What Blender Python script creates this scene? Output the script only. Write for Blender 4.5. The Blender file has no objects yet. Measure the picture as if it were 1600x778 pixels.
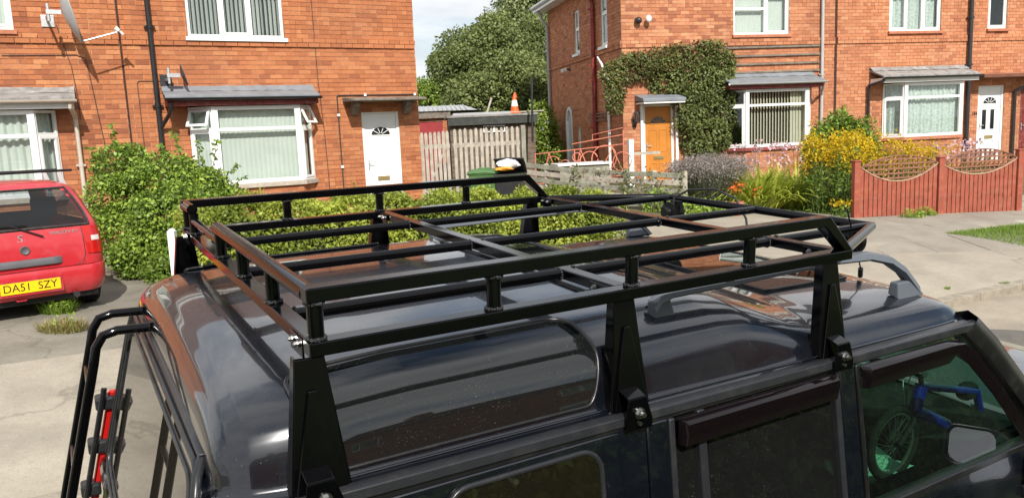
import bpy, bmesh, math, random
import numpy as np
from mathutils import Vector, Matrix
random.seed(7); RNG = np.random.default_rng(7)
sc = bpy.context.scene
col = sc.collection
R = math.radians
# ------------------------------------------------------------------ camera
EYE = 2.43
FPX, PITCH, ROLL = 1210.0, R(8.37), R(-2.52)
_f = Vector((0, math.cos(PITCH), -math.sin(PITCH))); _r = Vector((1, 0, 0)); _d = _f.cross(_r)
CR = math.cos(ROLL)*_r - math.sin(ROLL)*_d
CD = math.cos(ROLL)*_d + math.sin(ROLL)*_r
CF = _f
CAM = Vector((0, 0, EYE))
cd = bpy.data.cameras.new('camera'); cam = bpy.data.objects.new('camera', cd); col.objects.link(cam)
cd.sensor_width = 36; cd.lens = 36*FPX/1600; cd.clip_end = 3000; cd.clip_start = .05
cam.matrix_world = Matrix(((CR.x, -CD.x, -CF.x, 0), (CR.y, -CD.y, -CF.y, 0), (CR.z, -CD.z, -CF.z, EYE), (0, 0, 0, 1)))
sc.camera = cam
# ------------------------------------------------------------------ sky, sun, exposure
SUN_AZ, SUN_EL = R(14.6), R(40)          # azimuth measured from -Y towards +X
SUNV = Vector((math.sin(SUN_AZ)*math.cos(SUN_EL), -math.cos(SUN_AZ)*math.cos(SUN_EL), math.sin(SUN_EL)))
sl = bpy.data.lights.new('sun', 'SUN'); so = bpy.data.objects.new('sun', sl); col.objects.link(so)
sl.energy = 4.6; sl.angle = R(.55); sl.color = (1, .95, .87)
so.rotation_euler = (-SUNV).to_track_quat('-Z', 'Y').to_euler(); so.location = (0, -20, 30)
w = bpy.data.worlds.new('World'); sc.world = w; w.use_nodes = True
nt = w.node_tree; nt.nodes.clear()
def wn(t, **k):
    n = nt.nodes.new(t)
    for a, b in k.items(): setattr(n, a, b)
    return n
out = wn('ShaderNodeOutputWorld'); bg = wn('ShaderNodeBackground'); bg.inputs[1].default_value = .1
sky = wn('ShaderNodeTexSky', sky_type='NISHITA', sun_disc=False, sun_elevation=SUN_EL, sun_rotation=math.pi-SUN_AZ, air_density=1.1, dust_density=1.2)
tc = wn('ShaderNodeTexCoord'); sep = wn('ShaderNodeSeparateXYZ'); nt.links.new(tc.outputs['Generated'], sep.inputs[0])
mz = wn('ShaderNodeMath', operation='MAXIMUM'); nt.links.new(sep.outputs[2], mz.inputs[0]); mz.inputs[1].default_value = 0
az_ = wn('ShaderNodeMath', operation='ADD'); nt.links.new(mz.outputs[0], az_.inputs[0]); az_.inputs[1].default_value = .22
dv = wn('ShaderNodeVectorMath', operation='DIVIDE'); cb = wn('ShaderNodeCombineXYZ')
for i in range(3): nt.links.new(az_.outputs[0], cb.inputs[i])
nt.links.new(tc.outputs['Generated'], dv.inputs[0]); nt.links.new(cb.outputs[0], dv.inputs[1])
cn = wn('ShaderNodeTexNoise'); cn.inputs['Scale'].default_value = 1.15; cn.inputs['Detail'].default_value = 9; cn.inputs['Roughness'].default_value = .58; cn.inputs['Distortion'].default_value = .4
mp = wn('ShaderNodeMapping'); mp.inputs['Location'].default_value = (2.35, .6, 0)
nt.links.new(dv.outputs[0], mp.inputs[0]); nt.links.new(mp.outputs[0], cn.inputs['Vector'])
cr = wn('ShaderNodeValToRGB'); cr.color_ramp.elements[0].position = .33; cr.color_ramp.elements[1].position = .50
nt.links.new(cn.outputs[0], cr.inputs[0])
cn2 = wn('ShaderNodeTexNoise'); cn2.inputs['Scale'].default_value = 2.6; cn2.inputs['Detail'].default_value = 6
nt.links.new(mp.outputs[0], cn2.inputs['Vector'])
crc = wn('ShaderNodeValToRGB'); crc.color_ramp.elements[0].color = (6.8, 7.1, 7.5, 1); crc.color_ramp.elements[1].color = (9.2, 9.3, 9.5, 1)
crc.color_ramp.elements[0].position = .35; crc.color_ramp.elements[1].position = .62
nt.links.new(cn2.outputs[0], crc.inputs[0])
mx = wn('ShaderNodeMix', data_type='RGBA'); nt.links.new(cr.outputs[0], mx.inputs[0]); nt.links.new(sky.outputs[0], mx.inputs[6]); nt.links.new(crc.outputs[0], mx.inputs[7])
nt.links.new(mx.outputs[2], bg.inputs[0]); nt.links.new(bg.outputs[0], out.inputs[0])
vs = sc.view_settings; vs.view_transform = 'Standard'; vs.look = 'None'; vs.gamma = 1; vs.exposure = .30; vs.use_curve_mapping = False
sc.render.engine = 'CYCLES'
# ------------------------------------------------------------------ pixel -> world helpers (1600x778 photo pixels)
def ray(px, py): return CR*((px-800)/FPX) + CD*((py-389)/FPX) + CF
def pt(px, py, d): return CAM + ray(px, py)*d
FAC_A = R(61.4)
TL = Vector((math.sin(FAC_A), math.cos(FAC_A), 0)); NL = Vector((math.cos(FAC_A), -math.sin(FAC_A), 0))
def sst(a, b, x):
    t = min(1, max(0, (x-a)/(b-a))); return t*t*(3-2*t)
_sx = [-60, -16, -11, -9, -7.6, -6.6, -5.52, -5.38, -2.25, -.5, 6, 40]
_sz = [-1.45, -1.60, -1.60, -1.64, -1.74, -1.92, -2.13, -2.226, -2.386, -2.45, -2.45, -2.3]
def gz(x, y):
    s = x*NL.x + y*NL.y; t = x*TL.x + y*TL.y
    z = float(np.interp(s, _sx, _sz))
    k = sst(-5.4, -7, s)
    z -= .012*max(-20, min(16, t-1))*(.25+.75*k)
    z += .42*sst(-10.2, -14.5, s)*sst(7, 13, t)
    return z + EYE
def st(s, t): return (NL.x*s+TL.x*t, NL.y*s+TL.y*t)
def gnd(px, py):
    r = ray(px, py); d = .5
    while d < 80:
        p = CAM + r*d
        if p.z < gz(p.x, p.y): break
        d += .02
    return p
# ------------------------------------------------------------------ materials
def lin(h):
    h = h.lstrip('#'); o = []
    for i in (0, 2, 4):
        c = int(h[i:i+2], 16)/255; o.append(c/12.92 if c <= .04045 else ((c+.055)/1.055)**2.4)
    return tuple(o)
MATS = {}
class NT:
    def __init__(s, name):
        s.m = bpy.data.materials.new(name); s.m.use_nodes = True; s.t = s.m.node_tree; s.t.nodes.clear(); MATS[name] = s.m
        s.o = s.n('ShaderNodeOutputMaterial')
    def n(s, t, ins=None, **k):
        n = s.t.nodes.new(t)
        for a, b in k.items(): setattr(n, a, b)
        for a, b in (ins or {}).items():
            if isinstance(b, bpy.types.NodeSocket): s.t.links.new(b, n.inputs[a])
            else: n.inputs[a].default_value = b
        return n
    def noise(s, scale, detail=4, rough=.55, vec=None, dist=0):
        v = vec or s.n('ShaderNodeTexCoord').outputs['Object']
        return s.n('ShaderNodeTexNoise', {'Scale': scale, 'Detail': detail, 'Roughness': rough, 'Vector': v, 'Distortion': dist}).outputs[0]
    def ramp(s, fac, stops):
        n = s.n('ShaderNodeValToRGB', {0: fac}); e = n.color_ramp.elements
        while len(e) < len(stops): e.new(.5)
        for q, (p, c) in zip(e, stops): q.position = p; q.color = (*c, 1) if len(c) == 3 else c
        return n.outputs[0]
    def mix(s, f, a, b, mode='MIX'):
        n = s.n('ShaderNodeMix', data_type='RGBA', blend_type=mode)
        for i, v in ((0, f), (6, a), (7, b)):
            if isinstance(v, bpy.types.NodeSocket): s.t.links.new(v, n.inputs[i])
            else: n.inputs[i].default_value = v if i == 0 else ((*v, 1) if len(v) == 3 else v)
        return n.outputs[2]
    def bump(s, h, strength=.3, dist=.01):
        return s.n('ShaderNodeBump', {'Height': h, 'Strength': strength, 'Distance': dist}).outputs[0]
    def pbr(s, base, rough=.6, metal=0, spec=.5, coat=0, normal=None, coatr=.03, trans=0, **k):
        d = {'Base Color': (*base, 1) if isinstance(base, tuple) else base, 'Roughness': rough, 'Metallic': metal, 'Specular IOR Level': spec, 'Coat Weight': coat, 'Coat Roughness': coatr}
        if normal is not None: d['Normal'] = normal
        d.update(k)
        b = s.n('ShaderNodeBsdfPrincipled', d)
        s.t.links.new(b.outputs[0], s.o.inputs[0]); return b
def plain(name, base, rough=.6, var=.18, scale=9, spec=.4, metal=0, coat=0, bump=.0, bscale=60, dirt=None):
    m = NT(name); n = m.noise(scale, 5)
    c = m.ramp(n, [(.3, tuple(x*(1-var) for x in base)), (.7, tuple(min(1, x*(1+var)) for x in base))])
    if dirt:
        dn = m.noise(dirt[1], 6, .65); c = m.mix(m.ramp(dn, [(.48, (0, 0, 0)), (.7, (dirt[2],)*3)]), c, dirt[0])
    nb = m.bump(m.noise(bscale, 4), bump) if bump else None
    m.pbr(c, rough, metal, spec, coat, nb); return m.m
def leafmat(name, a, b, trans=.35, rough=.45):
    m = NT(name); at = m.n('ShaderNodeAttribute', attribute_name='tone').outputs['Fac']
    c = m.ramp(at, [(0, a), (1, b)])
    d = m.n('ShaderNodeBsdfPrincipled', {'Base Color': c, 'Roughness': rough, 'Specular IOR Level': .35})
    t = m.n('ShaderNodeBsdfTranslucent', {'Color': c})
    x = m.n('ShaderNodeMixShader', {0: trans, 1: d.outputs[0], 2: t.outputs[0]})
    m.t.links.new(x.outputs[0], m.o.inputs[0]); return m.m
def glassmat(name, tint, refl_min=.05, rough=.0, dust=0, ior=1.5):
    m = NT(name)
    tr = m.n('ShaderNodeBsdfTransparent', {'Color': (*tint, 1)})
    gl = m.n('ShaderNodeBsdfGlossy', {'Color': (1, 1, 1, 1), 'Roughness': rough})
    bk = m.n('ShaderNodeMix', {0: m.n('ShaderNodeNewGeometry').outputs['Backfacing'], 2: ior, 3: 1/ior}, data_type='FLOAT').outputs[0]
    fr = m.n('ShaderNodeFresnel', {'IOR': bk})
    x = m.n('ShaderNodeMixShader', {0: fr.outputs[0], 1: tr.outputs[0], 2: gl.outputs[0]})
    if dust:
        sp = m.noise(260, 2, .5); f = m.ramp(m.noise(5, 4), [(.4, (0, 0, 0)), (.75, (1, 1, 1))])
        k = m.n('ShaderNodeMath', {0: m.ramp(sp, [(.64, (0, 0, 0)), (.72, (dust,)*3)]), 1: f}, operation='MULTIPLY').outputs[0]
        k2 = m.n('ShaderNodeMath', {0: k, 1: dust*.06}, operation='ADD').outputs[0]
        df = m.n('ShaderNodeBsdfDiffuse', {'Color': (.35, .36, .36, 1)})
        x = m.n('ShaderNodeMixShader', {0: k2, 1: x.outputs[0], 2: df.outputs[0]})
    m.t.links.new(x.outputs[0], m.o.inputs[0]); return m.m
def brickmat(name, attr, stops, grime):
    m = NT(name)
    f = m.n('ShaderNodeAttribute', attribute_name='tone').outputs['Fac'] if attr else m.n('ShaderNodeObjectInfo').outputs['Random']
    c = m.ramp(f, stops)
    P = m.n('ShaderNodeNewGeometry').outputs['Position']
    n = m.noise(26, 6, .65, P); c = m.mix(m.ramp(n, [(.42, (0, 0, 0)), (.75, (.4,)*3)]), c, (.18, .07, .04))
    n2 = m.noise(.55, 5, .6, P); c = m.mix(m.ramp(n2, [(.45, (0, 0, 0)), (.72, (grime,)*3)]), c, (.13, .06, .045))
    n3 = m.noise(70, 3, .6, P); c = m.mix(m.ramp(n3, [(.62, (0, 0, 0)), (.72, (.35,)*3)]), c, (.5, .3, .2))
    m.pbr(c, .85, 0, .25, normal=m.bump(m.noise(120, 4, .6, P), .5, .006)); return m.m
BL = [(0, (.27, .09, .044)), (.25, (.39, .135, .057)), (.6, (.47, .172, .072)), (1, (.55, .235, .105))]
BR = [(0, (.32, .115, .065)), (.3, (.46, .175, .085)), (.6, (.54, .225, .115)), (1, (.61, .30, .16))]
brickmat('brick_left', 1, BL, .35); brickmat('brick_left_single', 0, BL, .35)
brickmat('brick_right', 1, BR, .25); brickmat('brick_right_single', 0, BR, .25)
def mortar(name, a, b):
    m = NT(name); P = m.n('ShaderNodeNewGeometry').outputs['Position']
    c = m.mix(m.ramp(m.noise(1.3, 5, .65, P), [(.4, (0, 0, 0)), (.62, (1, 1, 1))]), a, b)
    m.pbr(c, .95, 0, .2, normal=m.bump(m.noise(150, 3, .6, P), .4, .004))
mortar('mortar_left', (.26, .11, .065), (.55, .40, .28)); mortar('mortar_right', (.36, .20, .12), (.58, .44, .31))
plain('upvc', (.80, .81, .80), .3, .03, 4, .5, dirt=((.45, .43, .38), 7, .18))
plain('grey_upvc', (.62, .63, .62), .4, .06, 5)
plain('felt', (.27, .26, .25), .85, .3, 7, bump=.4, bscale=35, dirt=((.12, .11, .1), 5, .6))
plain('lead', (.20, .215, .235), .55, .15, 4, bump=.2, bscale=15)
plain('black_plastic', (.018, .018, .02), .35, .2, 6)
plain('dark_metal', (.03, .03, .033), .4, .2, 6)
plain('cream_pipe', (.48, .42, .35), .6, .08, 5)
plain('grey_pipe', (.42, .42, .42), .5, .08, 5)
plain('red_pipe', (.25, .035, .03), .4, .2, 3, dirt=((.4, .2, .16), 8, .3))
plain('red_board', (.16, .022, .02), .55, .25, 5, dirt=((.35, .2, .15), 14, .35))
plain('red_sill', (.24, .05, .045), .6, .15, 5)
plain('stone_sill', (.42, .36, .30), .9, .2, 10, bump=.3)
plain('terracotta', (.42, .16, .09), .8, .15, 10, bump=.2)
plain('concrete_canopy', (.20, .17, .14), .95, .3, 10, bump=.5, bscale=40, dirt=((.05, .045, .04), 6, .7))
plain('white_door', (.78, .80, .80), .3, .02, 4, dirt=((.5, .5, .47), 5, .12))
plain('orange_door', (.52, .20, .035), .4, .15, 3)
plain('brown_board', (.16, .06, .035), .6, .2, 5)
plain('dark_joint', (.05, .02, .012), .9, .2, 5)
plain('brass', (.55, .42, .2), .35, .1, 5, metal=.8)
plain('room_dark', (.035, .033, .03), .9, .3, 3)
plain('cable', (.05, .04, .035), .6)
plain('blind', (.56, .58, .555), .8, .04, 3)
plain('blind_cream', (.52, .48, .38), .8, .05, 3)
plain('dish_grey', (.40, .41, .42), .5, .12, 4, dirt=((.2, .19, .17), 8, .3))
plain('dish_dark', (.05, .05, .052), .45, .15, 4)
plain('galv', (.55, .56, .57), .4, .15, 20, metal=.7)
plain('white_plastic', (.78, .78, .76), .4, .05)
plain('roof_tile', (.16, .09, .07), .85, .3, 12, bump=.5, bscale=25)
glassmat('house_glass', (.93, .96, .945))
m = NT('lace'); n = m.noise(22, 6, .7, dist=1.2)
c = m.ramp(n, [(.38, (.34, .40, .38)), (.6, (.66, .69, .67))]); m.pbr(c, .9, 0, .1)
# ------------------------------------------------------------------ mesh builder
def tag(o, label=None, cat=None, group=None, kind=None):
    if label: o['label'] = label
    if cat: o['category'] = cat
    if group: o['group'] = group
    if kind: o['kind'] = kind
    return o
def empty(name, loc, rot=None, label=None, cat=None, group=None):
    o = bpy.data.objects.new(name, None); col.objects.link(o); o.empty_display_size = .2
    o.matrix_world = Matrix.Translation(loc) @ (rot.to_4x4() if rot is not None else Matrix.Identity(4))
    return tag(o, label, cat, group)
def link(name, me, parent=None):
    o = bpy.data.objects.new(name, me); col.objects.link(o)
    if parent is not None: o.parent = parent
    return o
class MB:
    def __init__(s, T=None): s.v = []; s.f = []; s.T = T; s.tone = []
    def add(s, vs, fs):
        k = len(s.v); s.v += [tuple(v) for v in vs]; s.f += [tuple(i+k for i in f) for f in fs]; return s
    def box(s, x0, x1, y0, y1, z0, z1):
        if x0 > x1: x0, x1 = x1, x0
        if y0 > y1: y0, y1 = y1, y0
        if z0 > z1: z0, z1 = z1, z0
        return s.add([(x0, y0, z0), (x1, y0, z0), (x1, y1, z0), (x0, y1, z0), (x0, y0, z1), (x1, y0, z1), (x1, y1, z1), (x0, y1, z1)],
                     [(0, 3, 2, 1), (4, 5, 6, 7), (0, 1, 5, 4), (1, 2, 6, 5), (2, 3, 7, 6), (3, 0, 4, 7)])
    def hexa(s, p): # 8 points: bottom 4 ccw, top 4
        return s.add(p, [(0, 3, 2, 1), (4, 5, 6, 7), (0, 1, 5, 4), (1, 2, 6, 5), (2, 3, 7, 6), (3, 0, 4, 7)])
    def beam(s, a, b, w, h, up=(0, 0, 1)):
        a = Vector(a); b = Vector(b); d = (b-a).normalized(); x = d.cross(Vector(up)).normalized()*w/2; z = x.cross(d).normalized()*h/2
        return s.hexa([a-x-z, a+x-z, b+x-z, b-x-z, a-x+z, a+x+z, b+x+z, b-x+z])
    def tube(s, pts, r, n=10, cap=True, closed=False):
        P = [Vector(p) for p in pts]; k = len(s.v); rr = r if isinstance(r, (list, tuple)) else [r]*len(P)
        up = None; rings = []
        for i, p in enumerate(P):
            if closed: t = (P[(i+1) % len(P)]-P[i-1]).normalized()
            elif i == 0: t = (P[1]-P[0]).normalized()
            elif i == len(P)-1: t = (P[-1]-P[-2]).normalized()
            else: t = ((P[i]-P[i-1]).normalized()+(P[i+1]-P[i]).normalized()).normalized()
            if up is None: up = Vector((0, 0, 1)) if abs(t.z) < .9 else Vector((1, 0, 0))
            x = t.cross(up).normalized(); up = x.cross(t).normalized()
            rings.append([p+(x*math.cos(2*math.pi*j/n)+up*math.sin(2*math.pi*j/n))*rr[i] for j in range(n)])
        s.v += [tuple(v) for q in rings for v in q]
        m_ = len(P)
        for i in range(m_ if closed else m_-1):
            a = k+i*n; b = k+((i+1) % m_)*n
            for j in range(n): s.f.append((a+j, a+(j+1) % n, b+(j+1) % n, b+j))
        if cap and not closed: s.f.append(tuple(k+j for j in range(n))[::-1]); s.f.append(tuple(k+(m_-1)*n+j for j in range(n)))
        return s
    def grid(s, rows, flip=False, closed=False):
        k = len(s.v); n = len(rows[0]); s.v += [tuple(v) for q in rows for v in q]
        for i in range(len(rows)-1):
            for j in range(n if closed else n-1):
                a, b, c, d = k+i*n+j, k+i*n+(j+1) % n, k+(i+1)*n+(j+1) % n, k+(i+1)*n+j
                s.f.append((a, d, c, b) if flip else (a, b, c, d))
        return s
    def prism(s, poly, fn, d0, d1): # fn(u,v,d)->xyz
        n = len(poly); return s.add([fn(u, v, d0) for u, v in poly]+[fn(u, v, d1) for u, v in poly],
            [tuple(range(n))[::-1], tuple(range(n, 2*n))]+[(i, (i+1) % n, n+(i+1) % n, n+i) for i in range(n)])
    def lathe(s, prof, n=20, c=(0, 0, 0), ax=None):
        X, Y, Z = ax or (Vector((1, 0, 0)), Vector((0, 1, 0)), Vector((0, 0, 1))); c = Vector(c)
        return s.grid([[c+X*(r*math.cos(2*math.pi*j/n))+Y*(r*math.sin(2*math.pi*j/n))+Z*h for j in range(n)] for r, h in prof], closed=True, flip=False)
    def ball(s, c, r, n=10, m=7, sq=(1, 1, 1)):
        return s.grid([[(c[0]+sq[0]*r*math.sin(math.pi*i/m)*math.cos(2*math.pi*j/n), c[1]+sq[1]*r*math.sin(math.pi*i/m)*math.sin(2*math.pi*j/n), c[2]-sq[2]*r*math.cos(math.pi*i/m)) for j in range(n)] for i in range(m+1)], closed=True)
    def mesh(s, name, mat=None, smooth=None, fix=True):
        me = bpy.data.meshes.new(name); V = [tuple(s.T(*v)) for v in s.v] if s.T else s.v
        me.from_pydata(V, [], s.f)
        if s.tone:
            a = me.attributes.new('tone', 'FLOAT', 'FACE'); a.data.foreach_set('value', s.tone)
        if fix:
            bm = bmesh.new(); bm.from_mesh(me); bmesh.ops.remove_doubles(bm, verts=bm.verts, dist=1e-5); bmesh.ops.recalc_face_normals(bm, faces=bm.faces); bm.to_mesh(me); bm.free()
        if mat: me.materials.append(MATS[mat])
        if smooth is not None:
            me.polygons.foreach_set('use_smooth', [True]*len(me.polygons)); me.set_sharp_from_angle(angle=R(smooth))
        return me
    def build(s, name, mat, parent=None, smooth=None, bevel=0, seg=2, fix=True):
        o = link(name, s.mesh(name, mat, smooth, fix), parent)
        if bevel:
            b = o.modifiers.new('bevel', 'BEVEL'); b.width = bevel; b.segments = seg; b.limit_method = 'ANGLE'; b.angle_limit = R(35)
        return o
def B(*a, T=None): return MB(T).box(*a)
def rect_round(w, h, r, n=5):
    o = []
    for cx, cy, a0 in ((w/2-r, h/2-r, 0), (-w/2+r, h/2-r, 90), (-w/2+r, -h/2+r, 180), (w/2-r, -h/2+r, 270)):
        for i in range(n+1):
            a = R(a0+90*i/n); o.append((cx+r*math.cos(a), cy+r*math.sin(a)))
    return o
FONTS = {}
def text(name, body, size, mat, parent, M, depth=.002, sx=1, shear=0, align='CENTER'):
    cu = bpy.data.curves.new(name, 'FONT'); cu.body = body; cu.size = size; cu.extrude = depth; cu.align_x = align; cu.align_y = 'CENTER'; cu.shear = shear
    t = bpy.data.objects.new(name, cu); col.objects.link(t)
    dg = bpy.context.evaluated_depsgraph_get(); me = bpy.data.meshes.new_from_object(t.evaluated_get(dg)); bpy.data.objects.remove(t)
    me.transform(Matrix.Diagonal((sx, 1, 1, 1))); me.transform(M); me.materials.clear(); me.materials.append(MATS[mat])
    return link(name, me, parent)
# ------------------------------------------------------------------ ground, road, pavement
def groundmat(name, stops, scale, bump=.3, bscale=30, speck=None, stain=None, crack=0):
    m = NT(name); P = m.n('ShaderNodeNewGeometry').outputs['Position']
    c = m.ramp(m.noise(scale, 8, .65, P), stops)
    if stain: c = m.mix(m.ramp(m.noise(stain[0], 5, .6, P), [(.5, (0, 0, 0)), (.68, (stain[1],)*3)]), c, stain[2])
    if speck: c = m.mix(m.ramp(m.noise(speck[0], 3, .6, P), [(.55, (0, 0, 0)), (.7, (speck[1],)*3)]), c, speck[2])
    c = m.mix(m.ramp(m.noise(11, 7, .7, P), [(.35, (.4,)*3), (.6, (0, 0, 0))]), c, m.mix(.35, c, (.14, .12, .09)))
    c = m.mix(m.ramp(m.noise(170, 2, .5, P), [(.3, (.35,)*3), (.55, (0, 0, 0))]), c, (.12, .105, .085))
    if crack:
        v = m.n('ShaderNodeVectorMath', {0: P, 1: m.n('ShaderNodeVectorMath', {0: m.n('ShaderNodeTexNoise', {'Vector': P, 'Scale': 2.2, 'Detail': 5.0}).outputs['Color'], 1: (.9, .9, .9)}, operation='MULTIPLY').outputs[0]}, operation='ADD').outputs[0]
        vo = m.n('ShaderNodeTexVoronoi', {'Vector': v, 'Scale': crack}, feature='DISTANCE_TO_EDGE').outputs[0]
        c = m.mix(m.ramp(vo, [(.0, (.35,)*3), (.008, (0, 0, 0))]), c, (.06, .055, .045))
    m.pbr(c, .92, 0, .25, normal=m.bump(m.noise(bscale, 6, .65, P), bump, .01)); return m.m
groundmat('soil', [(.3, (.07, .075, .03)), (.6, (.13, .11, .06)), (.8, (.09, .12, .04))], 2.5)
groundmat('asphalt', [(.3, (.28, .24, .185)), (.55, (.36, .31, .245)), (.75, (.42, .37, .295))], .9, .5, 70, (60, .45, (.13, .115, .1)), (1.2, .4, (.17, .15, .13)))
groundmat('concrete', [(.3, (.285, .25, .20)), (.55, (.36, .32, .258)), (.75, (.42, .375, .305))], .8, .4, 45, (45, .35, (.19, .17, .14)), (1.5, .5, (.22, .2, .165)), .22)
groundmat('drive_concrete', [(.3, (.17, .155, .13)), (.55, (.25, .23, .19)), (.75, (.30, .275, .23))], 1.1, .5, 40, (40, .4, (.12, .11, .09)), (1.3, .55, (.13, .115, .09)), .35)
groundmat('slab', [(.3, (.23, .205, .17)), (.7, (.33, .30, .25))], 1.7, .4, 50, (50, .35, (.16, .14, .12)))
groundmat('slab_pale', [(.3, (.33, .30, .26)), (.7, (.42, .39, .33))], 1.7, .3, 50, (50, .3, (.25, .22, .18)))
groundmat('lawn_base', [(.3, (.05, .09, .02)), (.7, (.10, .15, .035))], 3)
def sheet(name, s0, s1, t0, t1, dz, mat, ds=.35, dt=.8, edge=0):
    S = list(np.arange(s0, s1, ds))+[s1]; T = list(np.arange(t0, t1, dt))+[t1]; b = MB()
    b.grid([[(*st(s, t), gz(*st(s, t))+dz) for t in T] for s in S])
    return tag(b.build(name, mat, smooth=30), kind='structure')
g = MB(); S = [-900, -300, -120, -60, -40, -30, -24, -20]+list(np.arange(-18, -5, .3))+[-5.52, -5.38]+list(np.arange(-5, 2, .5))+[4, 6, 10, 20, 40, 120, 300, 900]; S.sort()
T = [-900, -300, -100, -50, -30, -20]+list(np.arange(-16, 30, .8))+[35, 45, 60, 120, 300, 900]
g.grid([[(*st(s, t), gz(*st(s, t))) for t in T] for s in S]); tag(g.build('ground', 'soil', smooth=30), kind='structure')
sheet('road', -5.38, -.7, -40, 60, .004, 'asphalt'); sheet('unseen_lawn', -.7, 9, -40, 60, .02, 'lawn_base'); sheet('verge', -5.2, -3.45, -14, .7, .012, 'lawn_base')  # the lawn behind the viewpoint is unseen, added for the car to reflect
sheet('pavement', -7.6, -5.52, -40, 1.2, .004, 'concrete')
sheet('driveway', -15.3, -7.6, -9, 1.0, .004, 'drive_concrete')
sheet('driveway_apron', -9.6, -5.52, 1.2, 40, .004, 'concrete'); sheet('side_drive', -11.3, -9.6, 6.3, 13.5, .004, 'concrete')
c0 = gnd(1600, 545); b = MB(); rows = [[Vector((c0.x+k*(.9+.12*math.sin(3*a))*math.cos(a)/6+.4*math.cos(a)*k/6, c0.y+k*(.55+.08*math.cos(4*a))*math.sin(a)/6, 0)) for a in np.linspace(0, 2*math.pi, 33)[:-1]] for k in range(7)]
for r_ in rows:
    for v in r_: v.z = gz(v.x, v.y)+.009
groundmat('dark_patch', [(.3, (.09, .085, .075)), (.7, (.15, .14, .125))], 3, .6, 80, (70, .5, (.2, .19, .17))); tag(b.grid(rows, closed=True).build('road_patch', 'dark_patch', smooth=30), kind='structure')  # darker grey patch laid over the road
# kerb stones, each its own piece
kerb = tag(empty('kerb', (*st(-5.45, 8), gz(*st(-5.45, 8)))), kind='structure')
inv = kerb.matrix_world.inverted()
plain('kerb_stone', (.29, .255, .20), .9, .2, 6, bump=.4, dirt=((.14, .125, .1), 9, .5))
for i in range(30):
    t0 = -9+i*.92; q = MB(T=lambda x, y, z: inv @ Vector((x, y, z)))
    pts = []
    for z in (-.12, .006):
        for s_, t_ in ((-5.53, t0), (-5.37, t0), (-5.37, t0+.91), (-5.53, t0+.91)):
            x, y = st(s_, t_); xb, yb = st(-5.53, t_); pts.append((x, y, gz(xb, yb)+z))
    q.hexa(pts); q.build('kerb_stone', 'kerb_stone', kerb, bevel=.008)
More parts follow.
